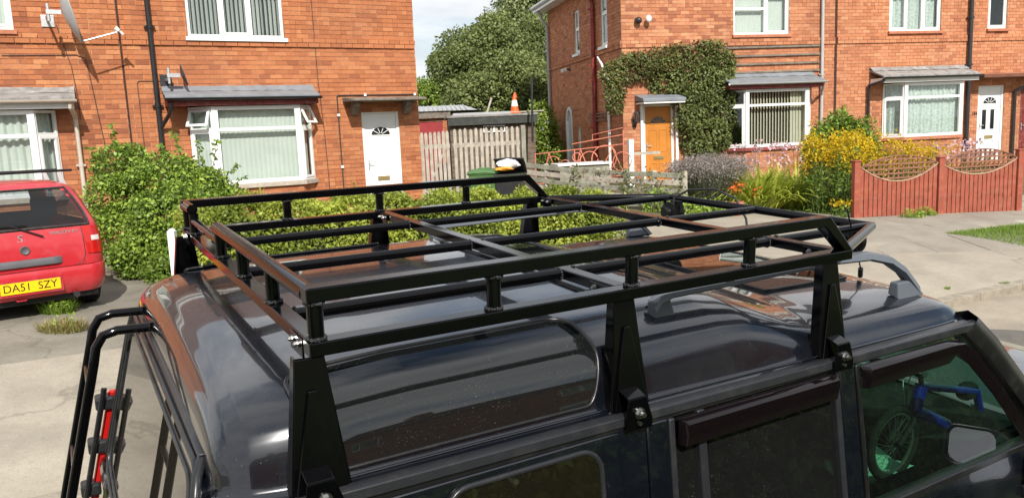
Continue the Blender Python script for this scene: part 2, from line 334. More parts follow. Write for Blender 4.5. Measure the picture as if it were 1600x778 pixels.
# ------------------------------------------------------------------ houses
CH = .0865
class Frame:
    def __init__(s, P, U, N, zb): s.P = Vector((P.x, P.y, 0)); s.U = U; s.N = N; s.zb = zb
    def uz(s, px, py, off=0):
        r = ray(px, py); q = r*((s.P.dot(s.N)+off)/r.dot(s.N)); return (q-s.P).dot(s.U), q.z
    def rot(s): return Matrix((s.U, -s.N, Vector((0, 0, 1)))).transposed()
    def root(s, name, u, label, cat, group=None):
        return empty(name, s.P+s.U*u+Vector((0, 0, s.zb+EYE)), s.rot(), label, cat, group)
    def T(s, u0): return lambda x, y, z: (x-u0, y, z-s.zb)      # author in (u, into-wall, eye-relative z)
    def world(s, u, out_, z): return s.P+s.U*u+s.N*out_+Vector((0, 0, z+EYE))
def bricks(root, T, fn, x0, x1, z0, z1, holes, mats, nsingle=0, band=None, name='wall', gaps=(), sind=None):
    mat, smat, mmat = mats
    xs = sorted({x0, x1, *[min(max(h[i], x0), x1) for h in holes for i in (0, 1)]}); zs = sorted({z0, z1, *[min(max(h[i], z0), z1) for h in holes for i in (2, 3)]})
    b = MB(T)
    for i in range(len(xs)-1):
        for j in range(len(zs)-1):
            cx, cz = (xs[i]+xs[i+1])/2, (zs[j]+zs[j+1])/2
            if any(h[0] < cx < h[1] and h[2] < cz < h[3] for h in holes): continue
            b.add([fn(xs[i], .009, zs[j]), fn(xs[i+1], .009, zs[j]), fn(xs[i+1], .009, zs[j+1]), fn(xs[i], .009, zs[j+1])], [(0, 1, 2, 3)])
    for h in holes:
        a, c, d, e = max(h[0], x0), min(h[1], x1), max(h[2], z0), min(h[3], z1)
        for p, q in (((a, d), (a, e)), ((a, e), (c, e)), ((c, e), (c, d)), ((c, d), (a, d))):
            b.add([fn(p[0], .009, p[1]), fn(q[0], .009, q[1]), fn(q[0], .16, q[1]), fn(p[0], .16, p[1])], [(0, 1, 2, 3)])
    wall = b.build(name, mmat, root, fix=False)
    L = []; n = int(round((z1-z0)/CH))
    for r in range(n):
        za = z0+r*CH; zc = za+CH/2; off = .1125*(r % 2)+.004*math.sin(r*7.1)
        cuts = [(h[0], h[1]) for h in holes if h[2]-.01 < zc < h[3]+.01]+[(q[0], q[1]) for q in gaps]
        x = x0-off-.225*2; heads = random.random() < .18
        while x < x1:
            wd = .1125 if heads else .225
            segs = [(max(x, x0), min(x+wd, x1))]; x += wd
            for c in cuts:
                ns = []
                for a, e in segs:
                    if c[1] <= a or c[0] >= e: ns.append((a, e))
                    else:
                        if c[0]-a > .03: ns.append((a, c[0]))
                        if e-c[1] > .03: ns.append((c[1], e))
                segs = ns
            for a, e in segs:
                if e-a > .03: L.append((a, e, za, -.034 if band and band[0] < zc < band[1] else random.gauss(0, .0015)))
    single = set()
    if nsingle:
        M = root.matrix_world; ds = []
        for i, (a, e, za, p) in enumerate(L):
            wp = M @ Vector(T(*fn((a+e)/2, 0, za+CH/2))); v = wp-CAM; dz = v.dot(CF); X = v.dot(CR)/dz*FPX+800; Y = v.dot(CD)/dz*FPX+389
            if 4 < X < 1596 and 3 < Y < 770 and (sind is None or sind(X, Y)) and e-a > .2: ds.append((dz, i))
        ds.sort(); single = {i for _, i in ds[:nsingle]}
    j = MB(T); cache = {}; J = .0045
    F5 = [(0, 1, 5, 4), (1, 2, 6, 5), (3, 0, 4, 7), (4, 5, 6, 7), (0, 3, 2, 1)]
    for i, (a, e, za, p) in enumerate(L):
        q = [(a+J, p), (e-J, p), (e-J, .012), (a+J, .012)]; dz0, dz1 = za+J, za+CH-J
        P8 = [fn(u, d, dz0) for u, d in q]+[fn(u, d, dz1) for u, d in q]
        if i in single:
            k = round(e-a, 3); o0 = Vector(T(*P8[0]))
            if k not in cache: cache[k] = MB(lambda x, y, z: Vector(T(x, y, z))-o0).add(P8, F5).mesh('brick', smat, fix=False)
            o = link('brick', cache[k], root); o.location = o0+(Vector(T(*fn(a+J, p, dz0)))-o0)
        else:
            j.add(P8, F5); j.tone += [random.betavariate(3.2, 3)]*5
    tag(j.build('brickwork', mat, root, fix=False), kind='stuff')
    return wall
FLAT = lambda u, d, z: (u, d, z)
def sheet_blind(T, x0, x1, y, z0, z1, kind, rnd=random):
    b = MB(T)
    if kind == 'closed':
        n = max(2, int((x1-x0)/.04)); b.grid([[(x0+(x1-x0)*i/n, y+(.012 if i % 2 else 0), z) for i in range(n+1)] for z in (z0, z1)])
    elif kind == 'curtain':
        n = max(8, int((x1-x0)/.018)); b.grid([[(x0+(x1-x0)*i/n, y+.022*math.sin(i*.9)+.012*math.sin(i*.37+z), z) for i in range(n+1)] for z in (z0, (z0+z1)/2, z1)])
    else:
        x = x0+.02
        while x < x1-.03:
            a = rnd.uniform(.55, .75)*kind; b.add([(x, y, z0), (x+.085*math.cos(a), y+.085*math.sin(a), z0), (x+.085*math.cos(a), y+.085*math.sin(a), z1), (x, y, z1)], [(0, 1, 2, 3)]); x += .078
    return b
def window(root, T, x0, x1, z0, z1, lights, blind=None, bmat='blind', y=.045, name='window', fw=.055, room=True, sill=None, tilt=None):
    """lights: list of (fx0,fx1,fz0,fz1,sash) as fractions"""
    f = MB(T); gx0, gx1, gz0, gz1 = x0+fw, x1-fw, z0+fw, z1-fw
    f.box(x0, x1, y, y+.06, z0, z0+fw); f.box(x0, x1, y, y+.06, z1-fw, z1); f.box(x0, x0+fw, y+.001, y+.061, z0+fw, z1-fw); f.box(x1-fw, x1, y+.001, y+.061, z0+fw, z1-fw)
    W_, H_ = gx1-gx0, gz1-gz0; panes = []
    for a, b_, c, d, sash in lights:
        xa, xb, za, zb = gx0+W_*a, gx0+W_*b_, gz0+H_*c, gz0+H_*d
        if a > 0: f.box(xa-.03, xa+.03, y+.002, y+.058, za, zb)
        if c > 0: f.box(xa+.03*(a > 0), xb-.03*(b_ < 1), y+.003, y+.057, za-.03, za+.03)
        k = .045 if sash else 0; e = .03
        xa += e*(a > 0); xb -= e*(b_ < 1); za += e*(c > 0); zb -= e*(d < 1)
        if sash:
            f.box(xa, xb, y-.012, y+.03, za, za+k); f.box(xa, xb, y-.012, y+.03, zb-k, zb); f.box(xa, xa+k, y-.0115, y+.03, za+k, zb-k); f.box(xb-k, xb, y-.0115, y+.03, za+k, zb-k)
        panes.append((xa+k-.004, xb-k+.004, za+k-.004, zb-k+.004))
    wo = f.build(name, 'upvc', root, bevel=.004)
    for a, b_, c, d in panes: B(a, b_, y+.014, y+.02, c, d, T=T).build('pane', 'house_glass', wo)
    if blind: sheet_blind(T, x0+.03, x1-.03, y+.13, z0+.04, z1-.03, blind).build('window_blind', bmat, wo, smooth=40 if blind == 'curtain' else None)
    if sill: B(x0-.05, x1+.05, -.07, y+.02, z0-.075, z0-.002, T=T).build('sill', sill, wo, bevel=.006)
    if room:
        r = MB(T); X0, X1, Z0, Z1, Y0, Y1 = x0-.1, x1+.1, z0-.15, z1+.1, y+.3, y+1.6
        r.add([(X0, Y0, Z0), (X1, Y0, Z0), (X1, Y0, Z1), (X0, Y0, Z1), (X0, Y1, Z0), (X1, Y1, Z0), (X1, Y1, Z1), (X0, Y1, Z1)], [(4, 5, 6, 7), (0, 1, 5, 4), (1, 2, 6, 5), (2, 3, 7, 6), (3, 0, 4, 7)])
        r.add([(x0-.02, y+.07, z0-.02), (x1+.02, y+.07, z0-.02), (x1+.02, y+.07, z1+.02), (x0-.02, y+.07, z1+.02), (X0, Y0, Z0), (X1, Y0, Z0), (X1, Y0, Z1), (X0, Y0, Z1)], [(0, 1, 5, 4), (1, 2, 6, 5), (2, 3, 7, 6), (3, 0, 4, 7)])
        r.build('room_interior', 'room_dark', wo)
    return wo
def bay(root, T, uL0, uL1, uR1, uR0, d, zs, zt, ztr, blind, bmat, fascia, roofmat, mats, splitL=False, ztop=None, zb=-1.7, sill='stone_sill', openL=False, openR=False, gutter='black_plastic', eL=.22, eR=.14, split=None):
    ztop = ztop or zt+.33
    P = [Vector((uL0, 0, 0)), Vector((uL1, -d, 0)), Vector((uR1, -d, 0)), Vector((uR0, 0, 0))]
    bw = MB(T); fr = MB(T)
    roomp = []
    base = MB(T)
    wos = []
    for k in range(3):
        a, b_ = P[k], P[k+1]; L_ = (b_-a).length; dv_ = (b_-a)/L_; nv = Vector((dv_.y, -dv_.x, 0))  # outward
        fn = lambda u, dd, z, a=a, dv_=dv_, nv=nv: tuple(a+dv_*u-nv*dd+Vector((0, 0, z)))
        Tk = lambda x, y, z, fn=fn: T(*fn(x, y, z))
        if k == 1:
            h = (ztr-zs)/(zt-zs)
            ls = [(0, 1, 0, h, 0), (0, 1, h, 1, 0)] if not split else [(0, split, 0, h, 1), (0, split, h, 1, 0), (split, 1, 0, h, 0), (split, 1, h, 1, 0)]
            wo = window(root, Tk, 0, L_, zs, zt, ls, None, y=-.03, name='bay_window', fw=.075, room=False)
        else:
            h = (ztr-zs)/(zt-zs); op = openL if k == 0 else openR
            wo = window(root, Tk, 0.01, L_-.01, zs, zt, [(0, 1, 0, h, 1 if L_ > .35 else 0), (0, 1, h, 1, 0)], None, y=-.03, name='bay_window', fw=.045, room=False)
            if op:   # open top-hung vent
                q = MB(T=None); ang = R(24); z_hi, z_lo = zt-.05, ztr+.02; Hh = z_hi-z_lo
                def tf(u, v, o): # v from top down
                    return T(*fn(u, -(math.sin(ang)*v)-.02-o, z_hi-math.cos(ang)*v))
                x0_, x1_ = .04, L_-.04; w_ = .045
                for (u0, u1, v0, v1) in ((x0_, x1_, 0, w_), (x0_, x1_, Hh-w_, Hh), (x0_, x0_+w_, w_, Hh-w_), (x1_-w_, x1_, w_, Hh-w_)):
                    q.hexa([tf(u0, v0, 0), tf(u1, v0, 0), tf(u1, v1, 0), tf(u0, v1, 0), tf(u0, v0, .035), tf(u1, v0, .035), tf(u1, v1, .035), tf(u0, v1, .035)])
                vo = q.build('open_vent', 'upvc', root, bevel=.003)
                MB().hexa([tf(u, v, o) for o in (.012, .018) for u, v in ((x0_+w_-.003, w_-.003), (x1_-w_+.003, w_-.003), (x1_-w_+.003, Hh-w_+.003), (x0_+w_-.003, Hh-w_+.003))]).build('pane', 'house_glass', vo)
        wos.append(wo)
        bricks(root, Tk, FLAT, 0, L_, zb, zs-.07, [], mats, name='bay_base')
    for p in (P[1], P[2]): B(p.x-.035, p.x+.035, p.y-.035, p.y+.035, zs, zt, T=T).build('corner_post', 'upvc', root, bevel=.005)
    # blind follows the bay
    n = 120; pts = []
    tot = [(P[i+1]-P[i]).length for i in range(3)]
    inner = [P[0]+Vector((.06, .08, 0)), P[1]+Vector((.03, .13, 0)), P[2]+Vector((-.03, .13, 0)), P[3]+Vector((-.06, .08, 0))]
    b = MB(T)
    if blind in ('closed', 'curtain'):
        step = .045 if blind == 'closed' else .016; i = 0
        row = []
        for k in range(3):
            m_ = max(2, int(tot[k]/step))
            for q in range(m_):
                v = inner[k].lerp(inner[k+1], q/m_); row.append((v.x, v.y+((.011*(i % 2)) if blind == 'closed' else .02*math.sin(i*.85)+.01*math.sin(i*.31)), 0)); i += 1
        b.grid([[(x, y, z) for x, y, _ in row] for z in (zs+.02, (zs+zt)/2, zt-.02)])
    else:
        x = uL1+.04
        while x < uR1-.05:
            a = .62 if x < uL1+(uR1-uL1)*.74 else .2
            b.add([(x, -d+.13, zs), (x+.088*math.cos(a), -d+.13+.088*math.sin(a), zs), (x+.088*math.cos(a), -d+.13+.088*math.sin(a), zt), (x, -d+.13, zt)], [(0, 1, 2, 3)]); x += .085
    b.build('window_blind', bmat, wos[1], smooth=40 if blind == 'curtain' else None)
    # room behind
    r = MB(T); X0, X1 = uL0-.3, uR0+.3
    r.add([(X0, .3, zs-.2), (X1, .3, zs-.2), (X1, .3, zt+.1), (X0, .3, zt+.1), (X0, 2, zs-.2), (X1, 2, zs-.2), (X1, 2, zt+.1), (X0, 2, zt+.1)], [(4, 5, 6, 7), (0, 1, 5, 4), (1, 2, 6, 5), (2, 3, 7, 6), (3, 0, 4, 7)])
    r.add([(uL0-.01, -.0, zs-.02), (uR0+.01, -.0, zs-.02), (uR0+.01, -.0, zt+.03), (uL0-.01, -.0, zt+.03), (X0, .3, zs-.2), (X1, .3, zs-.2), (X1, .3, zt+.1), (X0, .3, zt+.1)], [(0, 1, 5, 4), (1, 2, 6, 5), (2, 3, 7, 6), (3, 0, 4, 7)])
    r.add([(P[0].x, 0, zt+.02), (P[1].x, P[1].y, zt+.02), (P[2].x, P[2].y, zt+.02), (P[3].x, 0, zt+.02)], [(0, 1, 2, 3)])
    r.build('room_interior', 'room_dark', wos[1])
    # sill
    s_ = .06; poly = [(uL0-.08, .0), (uL1-.05, -d-s_), (uR1+.05, -d-s_), (uR0+.08, .0)]
    MB(T).prism(poly, lambda u, v, q: (u, v, q), zs-.085, zs-.004).build('sill', sill, root, bevel=.006)
    # fascia + roof + gutter
    x0_, x1_ = uL0-eL, uR0+eR; yo = -d-.16
    MB(T).box(x0_+.03, x1_-.03, yo+.03, yo+.055, zt+.01, zt+.14).box(x0_+.03, x0_+.055, yo+.055, -.001, zt+.012, zt+.138).box(x1_-.055, x1_-.03, yo+.055, -.001, zt+.012, zt+.138).box(x0_+.056, x1_-.056, yo+.056, -.001, zt+.125, zt+.137).build('fascia', fascia, root, bevel=.004)
    zr = zt+.15
    q = MB(T).hexa([(x0_, yo, zr), (x1_, yo, zr), (x1_, -.002, ztop-.05), (x0_, -.002, ztop-.05), (x0_, yo, zr+.045), (x1_, yo, zr+.045), (x1_, -.002, ztop), (x0_, -.002, ztop)])
    # uneven lead flashing upstand
    n = 24; rows = []
    for i in range(n+1):
        u = x0_+(x1_-x0_)*i/n; rows.append((u, random.uniform(-.008, .008)))
    for i in range(n):
        (u, a), (v, c) = rows[i], rows[i+1]
        q.add([(u, -.006, ztop-.02), (v, -.006, ztop-.02), (v, -.012, ztop+.07+c), (u, -.012, ztop+.07+a), (u, -.16, ztop-.05-a+.012), (v, -.16, ztop-.05-c+.012)], [(0, 1, 2, 3), (3, 2, 5, 4)])
    ro = q.build('bay_roof', roofmat, root, bevel=.006)
    gq = MB(T); m_ = 8; rows = []
    for x in (x0_-.02, x1_+.02): rows.append([(x, yo-.045+.05*math.cos(math.pi+math.pi*j/m_), zr+.0+.05*math.sin(math.pi+math.pi*j/m_)) for j in range(m_+1)])
    gq.grid(rows); gq.grid([[(x, y*1.0+.004*(1 if y > yo-.045 else -1), z-.0) for x, y, z in rr] for rr in rows])
    gq.build('gutter', gutter, root, smooth=40)
    return wos
def door(root, T, x0, x1, z0, z1, mat, frame='upvc', panels='fan', y=.05):
    fr = MB(T); w_ = .06
    fr.box(x0, x0+w_, y-.02, y+.07, z0, z1).box(x1-w_, x1, y-.02, y+.07, z0, z1).box(x0+w_, x1-w_, y-.021, y+.069, z1-w_, z1)
    f_ = fr.build('door_frame', frame, root, bevel=.005)
    a, b_, c, d = x0+w_+.003, x1-w_-.003, z0+.01, z1-w_-.003; W_, H_ = b_-a, d-c
    dm = MB(T).box(a, b_, y+.005, y+.045, c, d)
    def panel(px0, px1, pz0, pz1):
        k = .018; e = y-.004
        for q in ((px0, px1, pz0, pz0+k), (px0, px1, pz1-k, pz1), (px0, px0+k, pz0+k, pz1-k), (px1-k, px1, pz0+k, pz1-k)): dm.box(q[0], q[1], e, y+.006, q[2], q[3])
    for sx_ in (0, 1):
        pa = a+W_*(.14+.40*sx_); panel(pa, pa+W_*.32, c+H_*.04, c+H_*.25); panel(pa, pa+W_*.32, c+H_*.40, c+H_*.70)
    do = dm.build('door', mat, root, bevel=.004)
    gx, gzz, rr = (a+b_)/2, c+H_*.78, W_*.30
    n = 14; arc = [(gx+rr*math.cos(math.pi*i/n), gzz+rr*.8*math.sin(math.pi*i/n)) for i in range(n+1)]
    MB(T).prism(arc, lambda u, v, q: (u, q, v), y-.002, y+.004).build('fan_light', 'dark_glass', do)
    bars = MB(T)
    for i in range(1, 5):
        t = math.pi*i/5; bars.beam((gx+rr*.2*math.cos(t), y-.004, gzz+rr*.16*math.sin(t)), (gx+rr*.98*math.cos(t), y-.004, gzz+rr*.78*math.sin(t)), .012, .006, (0, 1, 0))
    bars.tube([(gx+rr*1.03*math.cos(math.pi*i/n), y-.002, gzz+rr*.83*math.sin(math.pi*i/n)) for i in range(n+1)], .012, 6)
    bars.box(gx-rr*1.08, gx+rr*1.08, y-.008, y+.004, gzz-.02, gzz)
    bars.build('glazing_bar', mat, do)
    B(a+W_*.32, a+W_*.70, y-.012, y+.004, c+H_*.30, c+H_*.345, T=T).build('letter_box', 'brass', do, bevel=.003)
    hx = a+W_*.07; MB(T).box(hx-.014, hx+.014, y-.012, y+.006, c+H_*.42, c+H_*.52).tube([(hx, y-.01, c+H_*.485), (hx, y-.05, c+H_*.485), (hx+.11, y-.05, c+H_*.485)], .009, 8).build('handle', 'galv', do, smooth=40)
    return do
def pipe(root, T, pts, r, mat, name='downpipe', clips=()):
    b = MB(T).tube(pts, r, 12)
    for (x, y, z) in clips: b.tube([(x, y, z-.03), (x, y, z+.03)], r*1.22, 12); b.box(x-r*2, x+r*2, y, y+.05, z-.018, z+.018)
    return b.build(name, mat, root, smooth=45)
def hip_roof(root, T, x0, x1, y0, y1, z, h, name='roof'):
    o = .38; zl = z-.02; x0 -= o; x1 += o; y0 -= o; y1 += o; m_ = (y1-y0)/2
    b = MB(T).add([(x0, y0, zl), (x1, y0, zl), (x1, y1, zl), (x0, y1, zl), (x0+m_, y0+m_, z+h), (x1-m_, y0+m_, z+h)], [(0, 1, 5, 4), (1, 2, 5), (2, 3, 4, 5), (3, 0, 4)])
    n = 16
    for k in range(n):   # tile courses as stepped laps
        a = k/n; za = zl+(z+h-zl)*a; xa, xb, ya, yb = x0+m_*a, x1-m_*a, y0+m_*a, y1-m_*a
        b.tube([(xa, ya, za+.02), (xb, ya, za+.02)], .022, 5); b.tube([(xa, ya, za+.02), (xa, yb, za+.02)], .022, 5)
    return b.build(name, 'roof_tile', root)
def eaves(root, T, x0, x1, y0, y1, z, sof='upvc', gut='grey_upvc'):
    o = .38; b = MB(T)
    b.box(x0-o, x1+o, y0-o, y0-.001, z-.16, z-.14).box(x0-o, x0-.001, y0, y1+o, z-.16, z-.14).box(x1+.001, x1+o, y0, y1+o, z-.16, z-.14)
    b.box(x0-o-.02, x1+o+.02, y0-o-.02, y0-o, z-.17, z-.0).box(x0-o-.02, x0-o, y0-o, y1+o, z-.17, z-.0).box(x1+o, x1+o+.02, y0-o, y1+o, z-.17, z-.0)
    b.build('soffit', sof, root)
    gq = MB(T); gq.tube([(x0-o-.06, y1+o, z-.03), (x0-o-.06, y0-o-.06, z-.03), (x1+o+.06, y0-o-.06, z-.03), (x1+o+.06, y1+o, z-.03)], .055, 10); gq.build('gutter', gut, root, smooth=40)
plain('dark_glass', (.01, .011, .012), .06, .1, 4, .6)
# ---- left building
P1 = pt(150, 130, 13.68)
FL = Frame(P1, TL, NL, -1.62)
U0 = 1.5
rootL = FL.root('brick_house', U0, 'orange brick house pair with white bay windows and white front door behind the hedge', 'house')
T = FL.T(U0); ML = ('brick_left', 'brick_left_single', 'mortar_left')
bay1 = (-2.95, -2.6, -1.02, -.69); bay2 = (1.47, 1.855, 3.42, 3.73)
dx0, dx1, dz1 = 4.80, 5.62, .62
holesL = [(-2.9, -.72, -.77, .95), (bay2[0]+.03, bay2[3]-.03, -.77, .95), (1.60, 3.36, 2.03+.02, 3.05), (-2.9, -1.13, 2.09, 3.05), (dx0, dx1, -1.62, dz1)]
bricks(rootL, T, FLAT, -6.2, 6.08, -1.66, 3.36, holesL, ML, 300, band=(1.87, 2.04), gaps=((.445, .475),), sind=lambda X, Y: Y < 420 and X < 640)
B(.443, .477, .004, .02, -1.6, 3.36, T=T).build('expansion_joint', 'dark_joint', rootL)
# right flank and back so that the house has depth
MB(T).add([(6.08, .012, -1.66), (6.08, 7, -1.66), (6.08, 7, 3.36), (6.08, .012, 3.36), (-6.2, .012, -1.66), (-6.2, 7, -1.66), (-6.2, 7, 3.36), (-6.2, .012, 3.36)], [(0, 1, 2, 3), (4, 7, 6, 5), (1, 5, 6, 2)]).build('flank_wall', 'mortar_left', rootL, fix=False)
eaves(rootL, T, -6.2, 6.08, 0, 7, 3.5); hip_roof(rootL, T, -6.2, 6.08, 0, 7, 3.5, 2.3)
bay(rootL, T, *bay1, .34, -.70, .76, .37, 'curtain', 'blind', 'grey_upvc', 'felt', ML, gutter='cream_pipe', eL=.2, eR=.34, zb=-1.65)
bay(rootL, T, *bay2, .34, -.70, .76, .36, 'closed', 'blind', 'red_board', 'lead', ML, openL=True, openR=True, eL=.42, eR=.1, zb=-1.65)
window(rootL, T, 1.60, 3.36, 2.05, 3.05, [(0, .33, 0, 1, 0), (.33, .66, 0, 1, 1), (.66, 1, 0, 1, 0)], 1.25, 'blind', sill='upvc')
window(rootL, T, -2.9, -1.13, 2.10, 3.05, [(0, .5, 0, 1, 0), (.5, 1, 0, 1, 1)], 'closed', 'blind', sill='terracotta')
door(rootL, T, dx0, dx1, -1.44, dz1, 'white_door')
B(dx0-.05, dx1+.05, -.30, .10, -1.62, -1.445, T=T).build('doorstep', 'stone_sill', rootL, bevel=.01)
cz = .80; q = MB(T).hexa([(4.42, -.60, cz), (6.03, -.60, cz), (6.03, -.001, cz), (4.42, -.001, cz), (4.42, -.60, cz+.05), (6.03, -.60, cz+.05), (6.03, -.001, cz+.10), (4.42, -.001, cz+.10)])
can = q.build('door_canopy', 'concrete_canopy', rootL, bevel=.01)
for ux in (4.64, 5.78):
    MB(T).prism([(-.001, cz-.26), (-.10, cz-.26), (-.16, cz-.2), (-.20, cz-.12), (-.30, cz-.06), (-.32, cz-.002), (-.001, cz-.002)], lambda u, v, d: (d, u, v), ux-.07, ux+.07).build('corbel', 'concrete_canopy', can, bevel=.008)
pipe(rootL, T, [(.955, -.07, 3.4), (.955, -.07, -1.5)], .045, 'black_plastic', clips=[(.955, -.07, 2.2), (.955, -.07, .8), (.955, -.07, -.6)])
pipe(rootL, T, [(1.13, -.5, .83), (1.13, -.47, .70), (1.10, -.30, .62), (1.0, -.12, .45), (.958, -.07, .38)], .035, 'black_plastic', name='branch_pipe')
pipe(rootL, T, [(-.44, -.5, .88), (-.44, -.5, .78), (-.40, -.3, .70), (-.385, -.08, .62), (-.385, -.07, -1.55)], .038, 'cream_pipe', clips=[(-.385, -.07, -.2)])
# surface conduit and clipped cables
cb_ = MB(T).tube([(6.06, -.02, .945), (4.33, -.02, .945), (4.31, -.02, .92), (4.31, -.02, -1.4)], .014, 6); cb_.build('conduit', 'cable', rootL)
for ux, uz_ in ((4.9, .945), (6.0, .945), (4.31, .55), (4.31, -.5)): B(ux-.025, ux+.025, -.045, 0, uz_-.025, uz_+.025, T=T).build('junction_clip', 'white_plastic', rootL)
MB(T).tube([(3.93, -.012, 3.4), (3.95, -.012, 1.2), (4.0, -.012, .2), (4.02, -.012, -1.0), (4.0, -.012, -1.2)], .007, 5).build('cable', 'cable', rootL)
MB(T).tube([(.66, -.012, -1.0), (.66, -.012, 1.22), (.69, -.012, 1.25), (1.14, -.012, 1.25)], .007, 5).build('cable', 'cable', rootL)
MB(T).tube([(-1.35, -.012, 1.68), (-.25, -.012, 1.70), (-.12, -.012, 1.64), (-.10, -.012, 1.5), (.02, -.012, .2), (.04, -.012, -.9)], .007, 5).build('cable', 'cable', rootL)
MB(T).tube([(-.5, -.012, 2.2), (-.35, -.012, 1.5), (-.3, -.012, .9), (-.31, -.012, .6)], .006, 5).build('cable', 'cable', rootL)
q = MB(T)
for i in range(9): q.box(.06+i*.033, .08+i*.033, -.006, .01, -1.36, -1.24)
q.build('air_brick', 'roof_tile', rootL)
# ---- unseen evergreen hedge added behind the viewpoint to darken the car's reflections
def unseen_hedge():
    c0 = Vector((*st(.75, 2), gz(*st(.75, 2)))); r = empty('hedge', c0, None, 'unseen dark evergreen hedge added on the near side for the car to reflect', 'hedge'); n = 16000
    t_ = RNG.uniform(-7, 9, n); f_ = RNG.choice(2, n, p=[.65, .35]); h_ = RNG.uniform(0, 1, n); s_ = np.where(f_ == 0, .28+RNG.normal(0, .05, n), RNG.uniform(.28, 1.2, n)); z_ = np.where(f_ == 0, 1.15*h_, 1.15+RNG.normal(0, .05, n)+.06*np.sin(t_*3))
    C = np.stack([NL.x*s_+TL.x*t_, NL.y*s_+TL.y*t_, z_-.02], 1); leaves('foliage', C, .09, 'bush_leaf', r, c0, outward=-np.array([[NL.x, NL.y, 0]])*.6, tones=np.full(n, .35))
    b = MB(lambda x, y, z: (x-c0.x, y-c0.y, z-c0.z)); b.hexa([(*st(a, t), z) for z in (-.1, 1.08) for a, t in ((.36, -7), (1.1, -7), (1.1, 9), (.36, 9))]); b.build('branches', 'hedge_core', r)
# ---- unseen houses behind the viewpoint, added for the car to reflect
plain('render_wall', (.30, .27, .23), .9, .12, 3)
def unseen_house(t0, label):
    p = st(15.5, t0); r = empty('brick_house', Vector((p[0], p[1], gz(*p)-.05)), Matrix((-TL, -NL*-1, Vector((0, 0, 1)))).transposed(), label, 'house', 'unseen houses added across the road')
    bricks(r, FLAT, FLAT, -6, 6, 0, 5.19, [(-4.6, -2.6, .8, 2.2), (2.6, 4.6, .8, 2.2), (-4.4, -2.8, 3.3, 4.5), (2.8, 4.4, 3.3, 4.5), (-1.3, -.4, 0, 2.0)], ML)
    B(-6, 6, .17, 7, 0, 5.19).build('walls', 'render_wall', r); hip_roof(r, FLAT, -6, 6, 0, 7, 5.25, 2.4); B(-.5, .5, 3, 4, 6.8, 8.6).build('chimney', 'mortar_left', r)
    for a in ((-4.6, -2.6, .8, 2.2), (2.6, 4.6, .8, 2.2), (-4.4, -2.8, 3.3, 4.5), (2.8, 4.4, 3.3, 4.5)): window(r, FLAT, *a, [(0, .5, 0, 1, 0), (.5, 1, 0, 1, 1)], 'closed', 'blind', room=False)
    B(-1.3, -.4, .05, .1, 0, 2.0).build('door', 'white_door', r)
unseen_house(-7, 'unseen shaded brick house added across the road with a pale door'); unseen_house(9, 'second unseen shaded brick house added across the road'); unseen_house(25, 'third unseen shaded brick house added further along the road')
# ---- satellite dishes
def dish(px_u, pz, size, label, facing, lnb=True, mat='dish_grey', mount=.38, plate='galv'):
    root_ = FL.root('satellite_dish', px_u, label, 'satellite dish', 'satellite dishes'); root_.location.z = pz+EYE
    L_ = lambda x, y, z: (x, y, z)
    MB().box(-.10, .10, -.02, -.0, -.10, .10).build('wall_plate', plate, root_, bevel=.006)
    yd = -size-.12; MB().tube([(0, -.02, 0), (0, yd+.06, 0), (.03, yd, .02)], .022, 8).tube([(.03, yd, -.08), (.03, yd, .2)], .026, 10).box(.0, .22, yd-.03, yd+.03, .03, .10).build('mount_arm', 'galv', root_, smooth=40)
    c = Vector((.25, -size-.12, .06)); n = Vector(facing).normalized(); x = Vector((0, 0, 1)).cross(n).normalized(); y = n.cross(x)
    b = MB(); rows = []
    for o_ in (0, -.012):
        rows = []
        for i in range(7):
            r_ = size*i/6
            rows.append([c+x*(r_*.92*math.cos(2*math.pi*j/28))+y*(r_*1.12*math.sin(2*math.pi*j/28))+n*((i/6)**2*size*.26+o_) for j in range(28)])
        b.grid(rows, closed=True)
    b.tube([v for v in rows[-1]], .008, 6, closed=True)
    b.build('reflector', mat, root_, smooth=50)
    if lnb:
        e = c-y*size*1.08+n*(size*.26); t = c+n*(size*1.6)-y*size*.98
        MB().tube([e, t], .013, 8).build('lnb_arm', 'galv', root_, smooth=40)
        MB().tube([t-n*.02+y*.01, t+y*.07-n*.06], [.035, .05], 10).tube([t, t-y*.06+n*.03], .02, 8).build('lnb_head', 'white_plastic', root_, smooth=40)
    return root_
dish(-.62, 2.26, .46, 'large pale grey satellite dish casting a shadow on the brick wall', (.98, .02, .22))
dish(1.14, 1.26, .17, 'small dark satellite dish above the bay roof beside the black downpipe', (.97, -.08, .25), lnb=False, mat='dish_dark', plate='dark_metal')
# ---- right building (houses with the creeper and the lace curtains)
PR = pt(1028, 150, 19.3); RA = R(77.1)
UR = Vector((math.sin(RA), math.cos(RA), 0)); NR = Vector((math.cos(RA), -math.sin(RA), 0))
FR = Frame(PR, UR, NR, -1.36); V0 = 5.0
rootR = FR.root('brick_house', V0, 'pale orange brick house pair with a creeper-covered corner and lace curtains', 'house')
T = FR.T(V0); MR = ('brick_right', 'brick_right_single', 'mortar_right'); XC = -.93; XE = 12.4; ZT = 3.86
bB = (1.80, 2.20, 3.93, 4.25); bC = (6.46, 6.83, 8.60, 8.90)
holesR = [(bB[0]+.03, bB[3]-.03, -.65, .95), (bC[0]+.03, bC[3]-.03, -.58, .95), (2.08, 3.65, 2.22, 3.3), (6.62, 8.23, 2.25, 3.3), (9.74, 10.37, 2.28, 3.3), (-.40, .42, -1.36, .60), (9.53, 10.39, -1.30, .79), (10.95, 11.8, -1.36, .72)]
